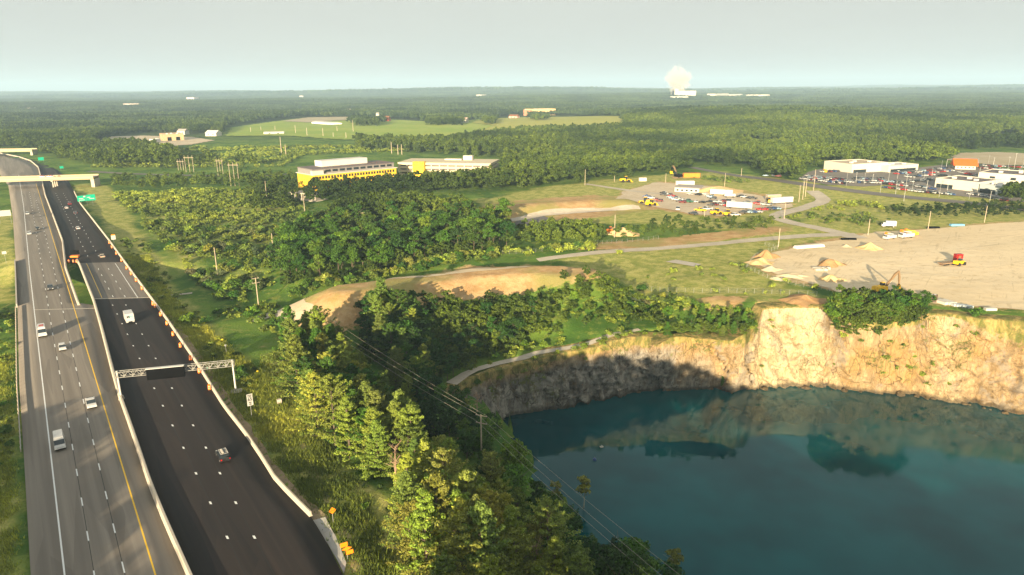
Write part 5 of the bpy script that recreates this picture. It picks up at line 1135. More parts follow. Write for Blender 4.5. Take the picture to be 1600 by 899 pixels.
# ---------------------------------------------------------------- poles and wires
def pole(px, by, ty, arms=0, r=.16, label='', name='utility_pole', rz=.6, cat='utility pole', group='wooden utility poles', hand=None, mat=None):
    b_ = G(px, by); H = hsolve(b_, ty); o = thing(name, b_, rz, label, cat, group); k = max(1, H/11)
    MB().tube((0, 0, -.5), (0, 0, H), r*1.2, r*.8, 8).obj('pole', mat or M_WOOD, o)
    for i in range(arms):
        z = H-.4-i*1.7; c = MB().box((0, .18, z), (2.6, .12, .14)).obj('crossarm', mat or M_WOOD, o)
        for x in (-1.15, 0, 1.15): MB().tube((x, .18, z+.14), (x, .18, z+.36), .05, .04, 6).obj('insulator', M_STEEL, c)
    return o, H
p1, h1 = pole(753, 732, 648, 2, .17, 'tall utility pole with two crossarms standing above the lake bank', rz=-.45)
p2, h2 = pole(496, 548, 484, 0, .17, 'bare utility pole at the foot of the sandy ridge track')
PLIST = [(404, 478, 434, 2, 'utility pole with crossarms beside the track left of the ridge'), (340, 430, 387, 0, 'leaning-looking bare pole in the scrub left of the grove'), (428, 402, 365, 0, 'bare pole against the left edge of the grove'), (476, 330, 301, 0, 'bare pole just left of the grove trees, below the yellow building'), (417, 312, 283, 0, 'bare pole in the scrub left of the yellow building'),
 (569, 362, 332, 1, 'pole with one crossarm rising out of the grove'), (1216, 386, 357, 0, 'pole beside the gravel track at the tip of the gravel yard'), (1356, 368, 342, 0, 'pole behind the sand pile on the yard edge'), (1450, 358, 330, 0, 'pole behind the parked work trucks'), (1538, 348, 322, 0, 'rightmost pole at the back edge of the gravel yard'),
 (1248, 316, 290, 1, 'pole right of the semi trailers in the dry field'), (1254, 312, 284, 1, 'pole at the lane junction by the country road'), (1258, 308, 282, 1, 'pole directly behind the lane junction'), (1271, 298, 265, 0, 'tall pole in front of the crowded car park'), (1132, 292, 271, 0, 'pole in the dry field beyond the staging yard'), (1158, 276, 263, 0, 'short pole at the bend of the country road'),
 (1100, 343, 330, 0, 'pole in front of the yellow loaders'), (1225, 343, 318, 0, 'pole beside the lane below the staging yard'), (960, 371, 336, 0, 'pole left of the orange excavator'), (914, 290, 265, 0, 'pole at the head of the lane before the woods'), (1040, 286, 271, 0, 'short pole behind the roofed shed'), (960, 284, 275, 0, 'short pole by the woods left of the shed')]
for px, by, ty, ar, lb in PLIST: pole(px, by, ty, ar, .17, lb)
for i, (xs, by, ty, lb) in enumerate((((361, 367.5, 374), 291, 254, 'three-legged wooden transmission frame left of the yellow building'), ((291, 297, 303), 269, 243, 'three-legged wooden transmission frame beside the cross road'), ((279, 283, 287), 266, 249, 'small wooden transmission frame left of the taller one'), ((341, 345, 349), 275, 248, 'wooden transmission frame standing between the two tall ones'))):
    b_ = G(xs[1], by); H = hsolve(b_, ty); o = thing('transmission_frame', b_, 0, lb, 'power pylon', 'wooden transmission frames'); w_ = (xs[2]-xs[0])/F_PX*float(Q(*b_)[2])
    for x in (-w_/2, 0, w_/2): MB().tube((x, 0, -.5), (x, 0, H), .19, .14, 7).obj('leg', M_WOOD, o)
    MB().box((0, 0, H-2.2), (w_+2, .3, .3)).obj('crossarm', M_WOOD, o)
rngp = random.Random(3)
for i, (px, by, ty) in enumerate(((408, 205, 198), (430, 204, 197), (462, 209, 196), (480, 213, 200), (505, 214, 200), (527, 206, 197), (552, 207, 188), (541, 217, 207), (612, 240, 222), (622, 242, 226), (628, 242, 226), (521, 215, 207), (392, 207, 199), (440, 241, 214), (447, 244, 226))):
    pole(px, by, ty, 0, .35, '%s slim pole counted from left in the meadow pole line' % ORD[min(i, 12)] if i < 13 else 'slim pole in the scrub before the meadow, %s one' % ('left', 'right')[i-13], group='poles on the meadow')
def wire(a, b, sag, label, r=.024):
    a, b = Vector(a), Vector(b); mb = MB(); n = 26; pts = [a.lerp(b, i/n)-Vector((0, 0, sag*4*(i/n)*(1-i/n))) for i in range(n+1)]
    for i in range(n): mb.tube(pts[i]-a, pts[i+1]-a, r, r, 4, False)
    o = mb.obj('power_line', simple('wire_metal', (.30, .27, .22), .5), None, a); return tag(o, label, 'power line', 'wires of the pole line over the lake bank')
def loc_w(o, v): a = o.rotation_euler.z; return Vector(o.location)+Vector((v[0]*math.cos(a)-v[1]*math.sin(a), v[0]*math.sin(a)+v[1]*math.cos(a), v[2]))
ends = [loc_w(p1, (-1.15, .18, h1-.05)), loc_w(p1, (1.15, .18, h1-.05)), loc_w(p1, (-1.15, .18, h1-1.75)), loc_w(p1, (1.15, .18, h1-1.75))]
nx = P(1240, 1052, 4); nm_ = ('upper left', 'upper right', 'lower left', 'lower right')
for k, e in enumerate(ends[:3]):
    o_ = (-1.2, 1.2, -1.2)[k]
    wire(e, (nx[0]+o_, nx[1]+o_*.5, 4-(k > 1)*1.7), .8, '%s wire running from the tall pole towards the bottom right' % nm_[k])
    q = Vector(p2.location); wire((q.x+o_, q.y+o_*.5, q.z+h2-.4-(k > 1)*1.5), e, .9, '%s wire between the bare pole and the tall pole' % nm_[k])
# ---------------------------------------------------------------- buildings
def frame(p0, p1_): d = Vector((p1_[0]-p0[0], p1_[1]-p0[1], 0)); return d.length, math.atan2(d.y, d.x)
M_YEL = simple('yellow_sheathing', (.82, .50, .03), .8, .08, .3); M_WB = simple('white_cladding', (.54, .50, .42), .7, .07, .2); M_GB = simple('grey_cladding', (.23, .21, .20), .7, .15, .3); M_ROOFG = simple('grey_roof', (.34, .30, .27), .9, .2, .08); M_ROOFD = simple('dark_roof', (.13, .11, .11), .9, .2, .08); M_SILVR = simple('roof_membrane', (.55, .53, .49), .8, .15, .1); M_TANR = simple('tan_roof', (.45, .36, .25), .9, .15, .1)
A, B2 = (-145, 510, 0), (-92, 558, 0); L, a = frame(A, B2); zg = float(hgt(-120, 535))
o = thing('office_building', (A[0], A[1], zg), a, 'long yellow sheathed office block under construction with a grey top storey', 'building')
MB().box((L/2, 13, 0), (L, 26, 11.4)).obj('wall', M_YEL, o); MB().box((L/2, 13, 11.403), (L+1.6, 27.6, .5)).obj('floor_slab', M_WB, o); MB().box((L/2, 14, 11.906), (L-1, 23.5, 3.4)).obj('top_storey', M_GB, o)
MB().box((L/2, 14, 15.309), (L-.4, 24.5, .5)).obj('roof', M_ROOFD, o); MB().box((L*.46, 17, 15.812), (L*.55, 11, 4.3)).obj('penthouse', M_SILVR, o); MB().box((3.8, 1.2, 11.906), (9, 3, 2.6)).obj('corner_bay', M_WB, o)
wm = MB().box((0, 0, 0), (1.5, .2, 1.9)); wm.mats = [M_GLASS]; wm = wm.mesh('window')
for i in range(14):
    for r_ in range(3):
        for k in (-1.3, 1.3): link('window', wm, o, (4+i*(L-8)/13+k, -.05, 1.9+r_*3.3))
wt_ = MB().box((0, 0, 0), (4.2, .2, 1.6)); wt_.mats = [M_GLASS]; wt_ = wt_.mesh('window')
for i in range(10): link('window', wt_, o, (13+i*(L-18)/9, 1.95, 13.0))
for i in range(6): link('window', wm, o, (L+.02, 3+i*4.6, 8.5)).rotation_euler = (0, 0, math.pi/2)
rr = MB()
for i in range(20): rr.tube((L*(.1+.8*i/19), 2.5, 15.8), (L*(.1+.8*i/19), 2.5, 17), .07, .07, 4)
rr.tube((L*.1, 2.5, 17), (L*.9, 2.5, 17), .07, .07, 4).obj('roof_railing', M_RUST, o)
def bfront(pxa, pya, pxb, pyb):
    a_, b_ = G(pxa, pya), G(pxb, pyb); z = min(a_.z, b_.z)-.1; return (a_.x, a_.y, z), frame(a_, b_)
A = (-96, 592, 0); B2 = (-17, 577, 0); L, a = frame(A, B2); zg = float(hgt(-50, 590))
o = thing('parking_garage', (A[0], A[1], zg), a, 'white open-sided parking garage right of the yellow office block', 'building')
for i in range(4):
    MB().box((L/2, 18, .2+i*3.1), (L-.02*i, 36-.02*i, 1.9)).obj('deck', simple('cream_cladding', (.56, .47, .31), .7, .07, .2), o)
MB().box((L/2, 18, .3), (L-4, 32, 9.0)).obj('opening_shade', M_ROOFD, o)  # dark box painted as the shade inside the open decks
for i in range(12): MB().box((1+i*(L-2)/11, .5, 0), (.8, .8, 10.7)).obj('column', M_WB, o)
MB().box((L*.24, -.6, 0), (10, 6, 12.3)).obj('stair_tower', M_YEL, o); MB().box((L*.68, 28, 10.95), (8, 6, 4.2)).obj('stair_tower', M_WB, o); MB().box((L*.52, 27, 10.95), (15, 6, 1.4)).obj('ramp_cover', M_WB, o)
p_, (L, a) = bfront(443, 309, 492, 316); o = thing('foundation_deck', p_, a, 'pale concrete foundation with columns left of the grove', 'structure'); MB().box((L/2, 6, 0), (L, 12, .6)).obj('slab', M_CONC, o); MB().box((L/2, 7, 4), (L*.8, 9, .5)).obj('slab', M_CONC, o)
for i in range(9): MB().box((2+i*(L-5)/8, 3, .6), (.6, .6, 3.4)).obj('column', M_CONC, o)
def simple_building(name, pa, pb, depth, h, wall, roof, label, cat='building', gable=0, over=.3, dark_openings=0, band=0, wins=0, gz=0):
    p_, (L, a) = bfront(*pa, *pb); o = thing(name, (p_[0], p_[1], p_[2]+gz), a, label, cat)
    MB().box((L/2, depth/2, -2), (L, depth, h+2)).obj('wall', wall, o)
    if gable:
        rb = MB(); yy = depth/2; x0, x1 = -over, L+over; rb.add([(x0, -over, h), (x0, depth+over, h), (x0, yy, h+gable), (x1, -over, h), (x1, depth+over, h), (x1, yy, h+gable)], [(0, 2, 1), (3, 4, 5), (0, 3, 5, 2), (1, 2, 5, 4), (0, 1, 4, 3)]); rb.obj('roof', roof, o)
    else: MB().box((L/2, depth/2, h+.003), (L-1.2, depth-1.2, .12)).obj('roof', roof, o); pb_ = MB(); pb_.box((L/2, .25, h), (L, .5, .6)).box((L/2, depth-.25, h), (L, .5, .6)).box((.25, depth/2, h), (.5, depth-1, .6)).box((L-.25, depth/2, h), (.5, depth-1, .6)); pb_.obj('parapet', wall, o)
    if band: MB().box((L*band[0]+L*(band[1]-band[0])/2, -.06, band[2]), (L*(band[1]-band[0]), .2, band[3])).obj('shopfront_glass', M_GLASS, o)
    for i in range(dark_openings): MB().box((L*(i+.7)/(dark_openings+.4), -.08, 0), (L/(dark_openings+1)*.6, .22, h*.6)).obj('door', M_BLACK, o)  # black plates stand in for the shade inside open doorways
    for i in range(wins): MB().box((L*(i+.7)/(wins+.4), -.07, h*.45), (max(1.1, L/(wins+1)*.3), .2, h*.28)).obj('window', M_GLASS, o)
    if not gable and L > 15:
        for i in range(3): MB().box((L*(.25+.25*i), depth*(.35+.2*(i % 2)), h+.12), (2.4, 2.0, 1.3)).obj('roof_unit', M_SILVR, o)
    return o, L
simple_building('showroom', (1330, 271), (1386, 268), 30, 7.2, M_WB, M_TANR, 'tall white showroom with tan roof, left of the dealership row', band=(.05, .4, .4, 2.6))
simple_building('showroom', (1387, 270), (1434, 266), 20, 5.0, M_WB, M_SILVR, 'low white showroom wing right of the tall tan-roofed one', band=(.08, .92, .3, 2.4))
simple_building('showroom', (1460, 293), (1528, 301), 28, 6.4, M_WB, M_ROOFD, 'long white showroom with dark roof nearest the country road', band=(.04, .42, .3, 2.8))
simple_building('showroom', (1529, 301.5), (1572, 307), 26, 5.6, simple('pale_glass_front', (.38, .42, .41), .25, .15, .2, spec=.6), M_SILVR, 'grey glass fronted annexe of the nearest white showroom', band=(.02, .6, .3, 3.0))
simple_building('showroom', (1527, 284), (1640, 293), 32, 6.6, M_WB, M_ROOFD, 'white walled warehouse showroom at the right edge of the photo', wins=3)
simple_building('restaurant', (1492, 265), (1524, 266), 14, 3.4, M_WB, simple('orange_roof', (.85, .12, .01), .6, .08), 'white restaurant with a bright orange gabled roof', gable=5.2, over=1.5, wins=5)
simple_building('warehouse', (256, 221), (288, 219.5), 35, 9, simple('tan_cladding', (.46, .31, .17)), M_TANR, 'tan warehouse with a dark opening beside the left field', dark_openings=2)
simple_building('shed', (234, 224), (243, 224), 12, 5, M_SILVR, M_SILVR, 'small grey shed left of the tan warehouse')
for pa, pb, d, h, g_, w, r, l in (((277, 211), (289, 211), 12, 6, 3.5, M_WB, M_ROOFG, 'white gabled house just behind the tan warehouse'), ((321, 213), (338, 213), 14, 5, 4, M_WB, M_SILVR, 'white barn standing at the edge of the left woods'),
    ((412, 211), (444, 210), 12, 3.5, 1.2, M_WB, M_SILVR, 'low white shed on the near edge of the meadow'), ((598, 190.5), (607, 190.5), 14, 8, 4, simple('red_barn_wood', (.40, .07, .03)), M_RUST, 'red barn at the top of the meadow'), ((588, 188), (592, 188), 10, 14, 3, M_WB, M_ROOFG, 'slender white farm tower left of the red barn'),
    ((719, 193), (729, 193), 14, 7, 4, M_WB, simple('pinkish_roof', (.50, .34, .28)), 'white farmhouse right of the meadow trees'), ((795, 186), (808, 186), 14, 6, 4, simple('pink_walls', (.55, .33, .27)), M_RUST, 'pinkish farmhouse at the far right of the meadow'), ((541, 179), (546, 179), 16, 10, 5, M_WB, M_ROOFG, 'pale house among trees above the meadow')):
    simple_building('farmhouse', pa, pb, d, h, w, r, l, 'house', gable=g_, wins=2)
simple_building('greenhouse', (487, 194), (520, 196), 20, 4, simple('white_film', (.85, .85, .82)), M_SILVR, 'long white covered row on the bare plot of the meadow', gable=2)
for pa, pb, d, h, w, l in (((818, 181), (832, 181), 40, 13, simple('brick', (.42, .17, .09)), 'red brick left wing of the distant school'), ((832, 181), (868, 180), 40, 14, simple('school_yellow', (.72, .50, .22)), 'yellow wing of the distant school beyond the meadow'),
    ((1047, 157.5), (1075, 157.5), 60, 16, M_WB, 'low white factory hall below the steam plume'), ((1118, 154), (1138, 153.5), 50, 22, M_WB, 'first white hall right of the power plant'), ((1142, 153.5), (1160, 153), 50, 18, M_WB, 'second white hall right of the power plant'), ((1166, 153.5), (1202, 154), 50, 18, M_WB, 'longest white hall right of the power plant'), ((1098, 147.5), (1112, 147.5), 60, 16, M_WB, 'small white block behind the power plant'),
    ((43, 176), (64, 175.5), 40, 12, M_WB, 'white hall in the left woods'), ((88, 173), (96, 173), 30, 10, M_WB, 'tiny white building right of the hall in the left woods'), ((195, 169.5), (218, 169), 50, 14, simple('pinkish_white', (.68, .55, .48)), 'pinkish white complex deep in the left woods'), ((292, 159), (304, 159), 60, 22, simple('pinkish_white', (.68, .55, .48)), 'pale building high on the left horizon woods'), ((744, 153.5), (752, 153.5), 50, 18, M_WB, 'tiny white building in the centre of the far forest'), ((468, 155), (474, 155), 50, 20, M_WB, 'pale house in the forest left of centre'),
    ((1546, 179.5), (1576, 179.5), 30, 8, M_TANR, 'tan hall in the woods near the right edge'), ((1237, 162), (1262, 162), 30, 10, M_TANR, 'tan hall in the far woods right of the power plant')):
    simple_building('distant_building', pa, pb, d, h, w, M_SILVR, l, wins=0, gz=2)
# power plant
pp = G(1052, 153.5); dist = float(Q(*pp)[2]); k = dist/F_PX
o = thing('power_plant', (pp.x, pp.y, pp.z+11), 0, 'white power plant with stacks under a steam plume on the horizon', 'power plant')
MB().box((18*k, 40, -5), (34*k, 80, 9*k)).obj('boiler_hall', M_WB, o); MB().box((4*k, 20, -5), (6*k, 60, 12*k)).obj('annexe', M_WB, o)
for x in (14, 17.5): MB().tube((x*k, 30, 0), (x*k, 30, 15*k), 1.0*k, .7*k, 12).obj('stack', M_CONC, o)
m, t, oo = new_mat('steam'); 
pv = nd(t, 'ShaderNodeVolumePrincipled'); pv.inputs['Color'].default_value = (1, .95, .90, 1); tc = nd(t, 'ShaderNodeTexCoord'); n_ = noise_n(t, 2.2, 6, .72, tc.outputs['Object'], .5)
ln_ = nd(t, 'ShaderNodeVectorMath', operation='LENGTH'); t.links.new(tc.outputs['Object'], ln_.inputs[0])
den = mth(t, 'MULTIPLY', mth(t, 'SUBTRACT', mth(t, 'MULTIPLY', n_, 3.0), mth(t, 'ADD', mth(t, 'MULTIPLY', ln_.outputs['Value'], .95), .72)), 9.0/k/20, clamp=False); den = mth(t, 'MAXIMUM', den, 0.0); t.links.new(den, pv.inputs['Density']); t.links.new(pv.outputs[0], oo.inputs['Volume'])
bm = bmesh.new(); bmesh.ops.create_icosphere(bm, subdivisions=3, radius=1.1); me = bpy.data.meshes.new('steam_plume'); bm.to_mesh(me); bm.free(); me.materials.append(m)
pc = P(1060, 124, 0); d_ = ray(1060, 125); tt_ = (pp.y+30)/d_[1]; sp = link('steam_plume', me, None, (d_[0]*tt_, pp.y+30, CAM_H+d_[2]*tt_)); sp.scale = (21*k, 21*k, 22*k); tag(sp, 'white steam cloud rising from the power plant stacks', 'steam', kind='stuff')
# ---------------------------------------------------------------- heavy machines
M_CAT = simple('machine_yellow', (.80, .47, .01), .5, .12, 1.0)
def excavator(loc, rz, label, scale=1, body=None, pose=((2.6, 3.6), (5.2, 6.4), (6.6, 1.6)), group='machines'):
    o = thing('excavator', loc, rz, label, 'excavator', group); o.scale = (scale,)*3; body = body or M_CAT
    for s in (-1, 1):
        tm = MB(); pr_ = [(-2.1, .25), (-1.8, .02), (1.8, .02), (2.1, .25), (2.15, .6), (1.8, .92), (-1.8, .92), (-2.15, .6)]; tm.prism([(y, z) for y, z in pr_], s*1.35-.3, s*1.35+.3); tm.v = [(y, x, z) for x, y, z in tm.v]; tm.obj('track', simple('track_mud', (.20, .14, .08)), o)
    MB().box((0, 0, .5), (1.8, 1.8, .55)).obj('undercarriage', M_TYRE, o); MB().box((-.6, 0, 1.08), (3.6, 2.7, 1.25), top=(.96, .94)).obj('house', body, o); MB().box((-2.4, 0, 1.05), (.9, 2.6, 1.15), top=(.8, .95)).obj('counterweight', body, o)
    MB().box((.75, .85, 2.0), (1.4, .95, 1.2), top=(.85, .9)).obj('cab', M_GLASS, o); MB().box((.75, .85, 3.2), (1.3, .95, .1)).obj('cab_roof', body, o)
    ar = simple('boom_brown', (.20, .13, .07), .7)
    def beam(a, b, w, h, name, mt):
        a, b = Vector((a[0], -.15, a[1])), Vector((b[0], -.15, b[1])); d = (b-a); n = Vector((-d.z, 0, d.x)).normalized()*h/2; s_ = Vector((0, w/2, 0)); m_ = a.lerp(b, .5)+n*.6
        mb = MB(); vs = []
        for p_, k_ in ((a, .6), (a.lerp(b, .5)+n*.5, 1.1), (b, .6)): vs += [p_-n*k_-s_, p_-n*k_+s_, p_+n*k_+s_, p_+n*k_-s_]
        fs = [(0, 1, 2, 3), (11, 10, 9, 8)]
        for q in (0, 4):
            for j in range(4): fs.append((q+j, q+4+j, q+4+(j+1) % 4, q+(j+1) % 4))
        mb.add(vs, fs).obj(name, mt, o)
    beam((1.0, 1.7), pose[0], .5, .7, 'boom', ar); beam(pose[0], pose[1], .5, .75, 'boom', ar); beam(pose[1], pose[2], .4, .6, 'stick', ar if body is M_CAT else body)
    x, z = pose[2]; bk = MB(); pr_ = [(x+.3, z+.3), (x+.5, z-.7), (x-.2, z-1.3), (x-1.0, z-1.1), (x-.9, z-.9), (x-.2, z-.6), (x-.1, z+.2)]; bk.prism(pr_, -.65, .55); bk.v = [(y, xx, zz) for xx, y, zz in bk.v]; bk.obj('bucket', M_CAT, o)
    MB().tube((pose[0][0]-.2, -.15, pose[0][1]-1.0), (pose[1][0]*.7+pose[0][0]*.3, -.15, pose[1][1]-.9), .09).obj('hydraulic_ram', M_STEEL, o); return o
def loader(loc, rz, label, scale=1, mt=None):
    o = thing('wheel_loader', loc, rz, label, 'loader', 'machines'); o.scale = (scale,)*3; mt = mt or M_CAT
    MB().box((-1.5, 0, .9), (2.8, 1.9, 1.1), top=(.9, .85)).obj('engine_cover', mt, o); MB().box((.2, 0, 1.5), (1.3, 1.5, 1.5), top=(.85, .9)).obj('cab', M_GLASS, o); MB().box((.2, 0, 3.0), (1.3, 1.5, .12)).obj('cab_roof', mt, o); MB().box((1.6, 0, .8), (1.6, 1.2, .8)).obj('front_frame', mt, o)
    for x in (-1.6, 1.5):
        for s in (-1, 1): MB().tube((x, s*.85, .75), (x, s*1.35, .75), .75, .75, 14).obj('wheel', M_TYRE, o)
    b = MB(); b.prism([(2.9, .2), (3.9, .1), (3.9, .2), (3.1, .5), (2.95, 1.3), (2.8, 1.3)], -1.35, 1.35); b.v = [(y, x, z) for x, y, z in b.v]; b.obj('bucket', mt, o)
    for s in (-.5, .5): MB().tube((1.4, s, 1.6), (2.95, s, .7), .12).obj('lift_arm', mt, o)
    return o
excavator(G(1377, 458), .25, 'yellow excavator with raised brown boom beside the quarry rim clump', 1.12, pose=((2.9, 4.2), (5.4, 6.9), (6.2, 2.0)))
excavator(G(952, 365), .1, 'orange excavator half hidden in the trees left of the track', 1.0, M_ORANGE, ((2.2, 3.2), (4.2, 3.6), (5.2, 1.6)))
excavator(G(1058, 279), 2.0, 'black excavator working behind the roofed shed', 1.6, M_BLACK, ((2.2, 4.2), (4.2, 6.0), (5.0, 3.0)))
for px, py, rz, sc_, l in ((1119, 336, .3, 1.25, 'left yellow loader at the front edge of the staging yard'), (1137, 337, .9, 1.1, 'right yellow loader beside the white car'), (1009, 320, 2.8, 1.6, 'yellow loader at the left end of the staging yard'), (1017, 322, .5, 1.3, 'small yellow loader right of the left-end one'), (1203, 318, 1.2, 1.3, 'yellow machine beside the right-hand trailer'), (977, 285, .2, 1.5, 'yellow loader parked alone left of the shed')):
    loader(G(px, py), rz, l, sc_)
for px, py, l in ((1076, 277, 'left orange container behind the roofed shed'), (1084, 277, 'right orange container behind the roofed shed')):
    o = tag(MB().box((0, 0, -.3), (9, 3.5, 3.6)).obj('container', M_ORANGE, None, G(px, py)), l, 'container', 'containers')
o = thing('flatbed_trailer', G(1482, 414), .32, 'rusty brown flatbed trailer hitched behind the yellow vehicle', 'trailer'); MB().box((0, 0, .8), (9.5, 2.5, .35)).obj('bed', simple('worn_timber', (.26, .17, .10)), o); MB().box((0, 0, .55), (9.0, .9, .25)).obj('frame', M_RUST, o)
for x in (-3.2, -2.2, -1.2): MB().tube((x, -1.2, .4), (x, 1.2, .4), .4).obj('axle', M_TYRE, o)
o = thing('articulated_tractor', G(1498, 415), .45, 'yellow wheeled tractor in front of the dark red box', 'tractor'); MB().box((-.8, 0, .9), (3.4, 2.2, 1.2), top=(.9, .9)).obj('engine_cover', M_CAT, o); MB().box((1.6, 0, .8), (1.8, 2.0, 1.0), top=(.8, .9)).obj('front_body', M_CAT, o); MB().box((.4, 0, 1.9), (1.3, 1.4, .9), top=(.85, .85)).obj('cab', M_GLASS, o)
for x in (-1.6, 1.8):
    for s in (-1, 1): MB().tube((x, s*.9, .75), (x, s*1.4, .75), .75, .75, 14).obj('wheel', M_TYRE, o)
o = thing('red_box', G(1496, 409), .12, 'tall dark red box standing behind the yellow tractor', 'container'); MB().box((0, 0, 0), (3.0, 1.8, 3.3)).obj('body', simple('deep_red', (.30, .008, .008), .5), o); MB().box((0, -.93, .4), (1.2, .08, 2.3)).obj('door', M_RUST, o)
# work trucks at the back of the gravel yard
def utility_truck(loc, rz, label, colour='white', scale=1):
    o = thing('utility_truck', loc, rz, label, 'truck', 'work trucks'); o.scale = (scale,)*3; c = paintmat(CARC[colour]); MB().box((0, 2.6, .6), (2.2, 2.0, 1.0)).box((0, 2.4, 1.6), (2.0, 1.5, .85), top=(.9, .75)).obj('cab', c, o); MB().box((0, 3.15, 1.68), (1.8, .25, .55)).obj('windscreen', M_GLASS, o); MB().box((0, -.9, .7), (2.3, 4.6, 1.3)).obj('service_body', c, o)
    MB().tube((0, -2.4, 2.3), (0, 2.4, 3.1), .2, .14).obj('lift_arm', c, o); MB().box((0, 3.0, 2.8), (.9, .9, .9)).obj('bucket', M_ORANGE, o)
    for x in (-1, 1):
        for y in (-2, 2.4): add_wheel(o, (x*.95, y, .46), .46, .3)
    return o
utility_truck(G(1390, 374), 2.0, 'left white utility truck at the back of the gravel yard'); utility_truck(G(1416, 372), 1.9, 'middle white utility truck with a lift arm on the gravel yard', scale=1.15); utility_truck(G(1423, 369), 1.7, 'yellow utility truck behind the white ones on the gravel yard', 'yellow')
box_truck(G(1388, 355), 1.3, 'small white box body standing in the grass behind the yard', 1.0, 'white', 'white', None, name='box_trailer')
# trailers in the staging yard
def semi(px, py, rz, L, label, c='white', r_='white', h=3.6):
    o = thing('semi_trailer', G(px, py), rz, label, 'trailer', 'trailers in the staging yard'); MB().box((0, 0, 1.1), (2.6, L, h-1.1)).obj('cargo_box', paintmat(CARC[c]), o); MB().box((0, 0, h+.003), (2.5, L-.1, .06)).obj('roof', paintmat(CARC[r_]), o); MB().box((0, 0, .85), (1.2, L-1, .25)).obj('frame', M_BLACK, o)
    for y in (-L*.36, -L*.27, L*.36): MB().tube((-1.2, y, .5), (1.2, y, .5), .5).obj('axle', M_TYRE, o)
    return o
semi(1155, 327, 1.05, 15, 'long white semi trailer behind the red tractor in the staging yard', r_='silver', h=4.4); semi(1127, 306, 1.1, 15, 'white trailer parked beyond the red cars in the staging yard', h=4.2); semi(1221, 319, 1.85, 15, 'white trailer with blue-grey front, rightmost in the staging yard', r_='silver', h=4.4); semi(1208, 313, 1.8, 10, 'shorter cream trailer behind the rightmost one', 'tan', 'white'); semi(1140, 309, 1.4, 7, 'short white trailer right of the distant white trailer', h=2.6)
o = near_car('pickup', 'red', G(1138, 324), .6, 'red tractor unit at the head of the long white trailer', 'truck'); o.scale = (1.3, 1.1, 1.5); o['group'] = 'machines'
p_, (L, a) = bfront(1054, 300, 1092, 302); o = thing('site_office', p_, a, 'grey roofed site office at the back of the staging yard', 'building'); MB().box((L/2, 8, -1), (L, 16, 4.2)).obj('wall', M_SILVR, o); MB().box((L/2, 8, 3.203), (L+1.5, 17.5, .5), top=(.97, .9)).obj('roof', M_ROOFG, o)
for i in range(5): MB().box((L*(.12+.19*i), -.06, 1.0), (1.6, .15, 1.2)).obj('window', M_GLASS, o)
tag(MB().box((0, 0, 0), (14, 3, 3)).obj('site_trailer', M_WB, None, G(1070, 289)), 'white site trailer behind the grey roofed office', 'trailer'); tag(MB().box((0, 0, 0), (6, 3, 2.6)).obj('site_trailer', M_WB, None, G(1004, 283)), 'small cream hut left of the shed by the woods', 'hut')
def pile(px, py, r, h, mat, label, seed=0, name='sand_pile', squash=.75):
    n, m_ = 28, 9; V = []; rr_ = random.Random(seed)
    for j in range(m_+1):
        t_ = j/m_
        for i in range(n):
            an = 6.283*i/n; q = r*t_*(1+.45*MN.noise(Vector((math.cos(an)*1.9, math.sin(an)*1.5, seed*3.1)))); V.append((math.cos(an)*q, math.sin(an)*q*squash, h*(1-t_)**1.1*(1+.6*MN.noise(Vector((math.cos(an)*2*t_, math.sin(an)*2*t_, seed+.5))))-.2))
    F_ = [(j*n+i, j*n+(i+1) % n, (j+1)*n+(i+1) % n, (j+1)*n+i) for j in range(m_) for i in range(n)]; F_ = [tuple(reversed(f)) for f in F_]
    me = bpy.data.meshes.new(name); me.from_pydata(V, [], F_); me.materials.append(mat); return tag(link(name, me, None, G(px, py)), label, 'pile')
M_S1 = soil('pile_sand', (.60, .42, .20), (.68, .50, .26), (.45, .28, .12), .1, 1.2, .1); M_S2 = soil('pile_earth', (.38, .22, .10), (.46, .29, .14), (.26, .14, .06), .2, 1.2, .1)
for px, py, r, h, mt, l in ((1359, 389, 7.5, 3.0, M_S1, 'pale sand pile in the middle of the gravel yard'), (1297, 414, 7, 3.2, M_S2, 'dark earth pile behind the white concrete blocks'), (1300, 438, 6, 2.2, M_S1, 'low orange sand pile nearest the quarry rim'), (1322, 386, 4, 1.2, M_GRAVEL, 'small pale gravel heap left of the pale sand pile'), (1190, 411, 7, 2.6, M_S1, 'ochre soil heap at the left tip of the gravel yard'), (1198, 402, 6, 3.2, M_S2, 'brown debris heap behind the ochre one'), (1205, 422, 6, 1.6, M_GRAVEL, 'whitish rubble heap below the yard tip'), (1238, 431, 6, 1.4, M_GRAVEL, 'long low rubble heap along the yard edge'),
    (1124, 300, 20, 4.0, M_S1, 'large orange earth mound behind the staging yard trailers'), (972, 366, 9, 3.5, M_S1, 'tan soil heap among the trees right of the orange excavator'), (1215, 436, 4, 1.0, M_GRAVEL, 'smallest rubble heap on the yard edge'), (1258, 470, 9, 2.4, M_S2, 'flat brown soil bank on the rim of the bright cliff')):
    pile(px, py, r, h, mt, l, int(px) % 17)
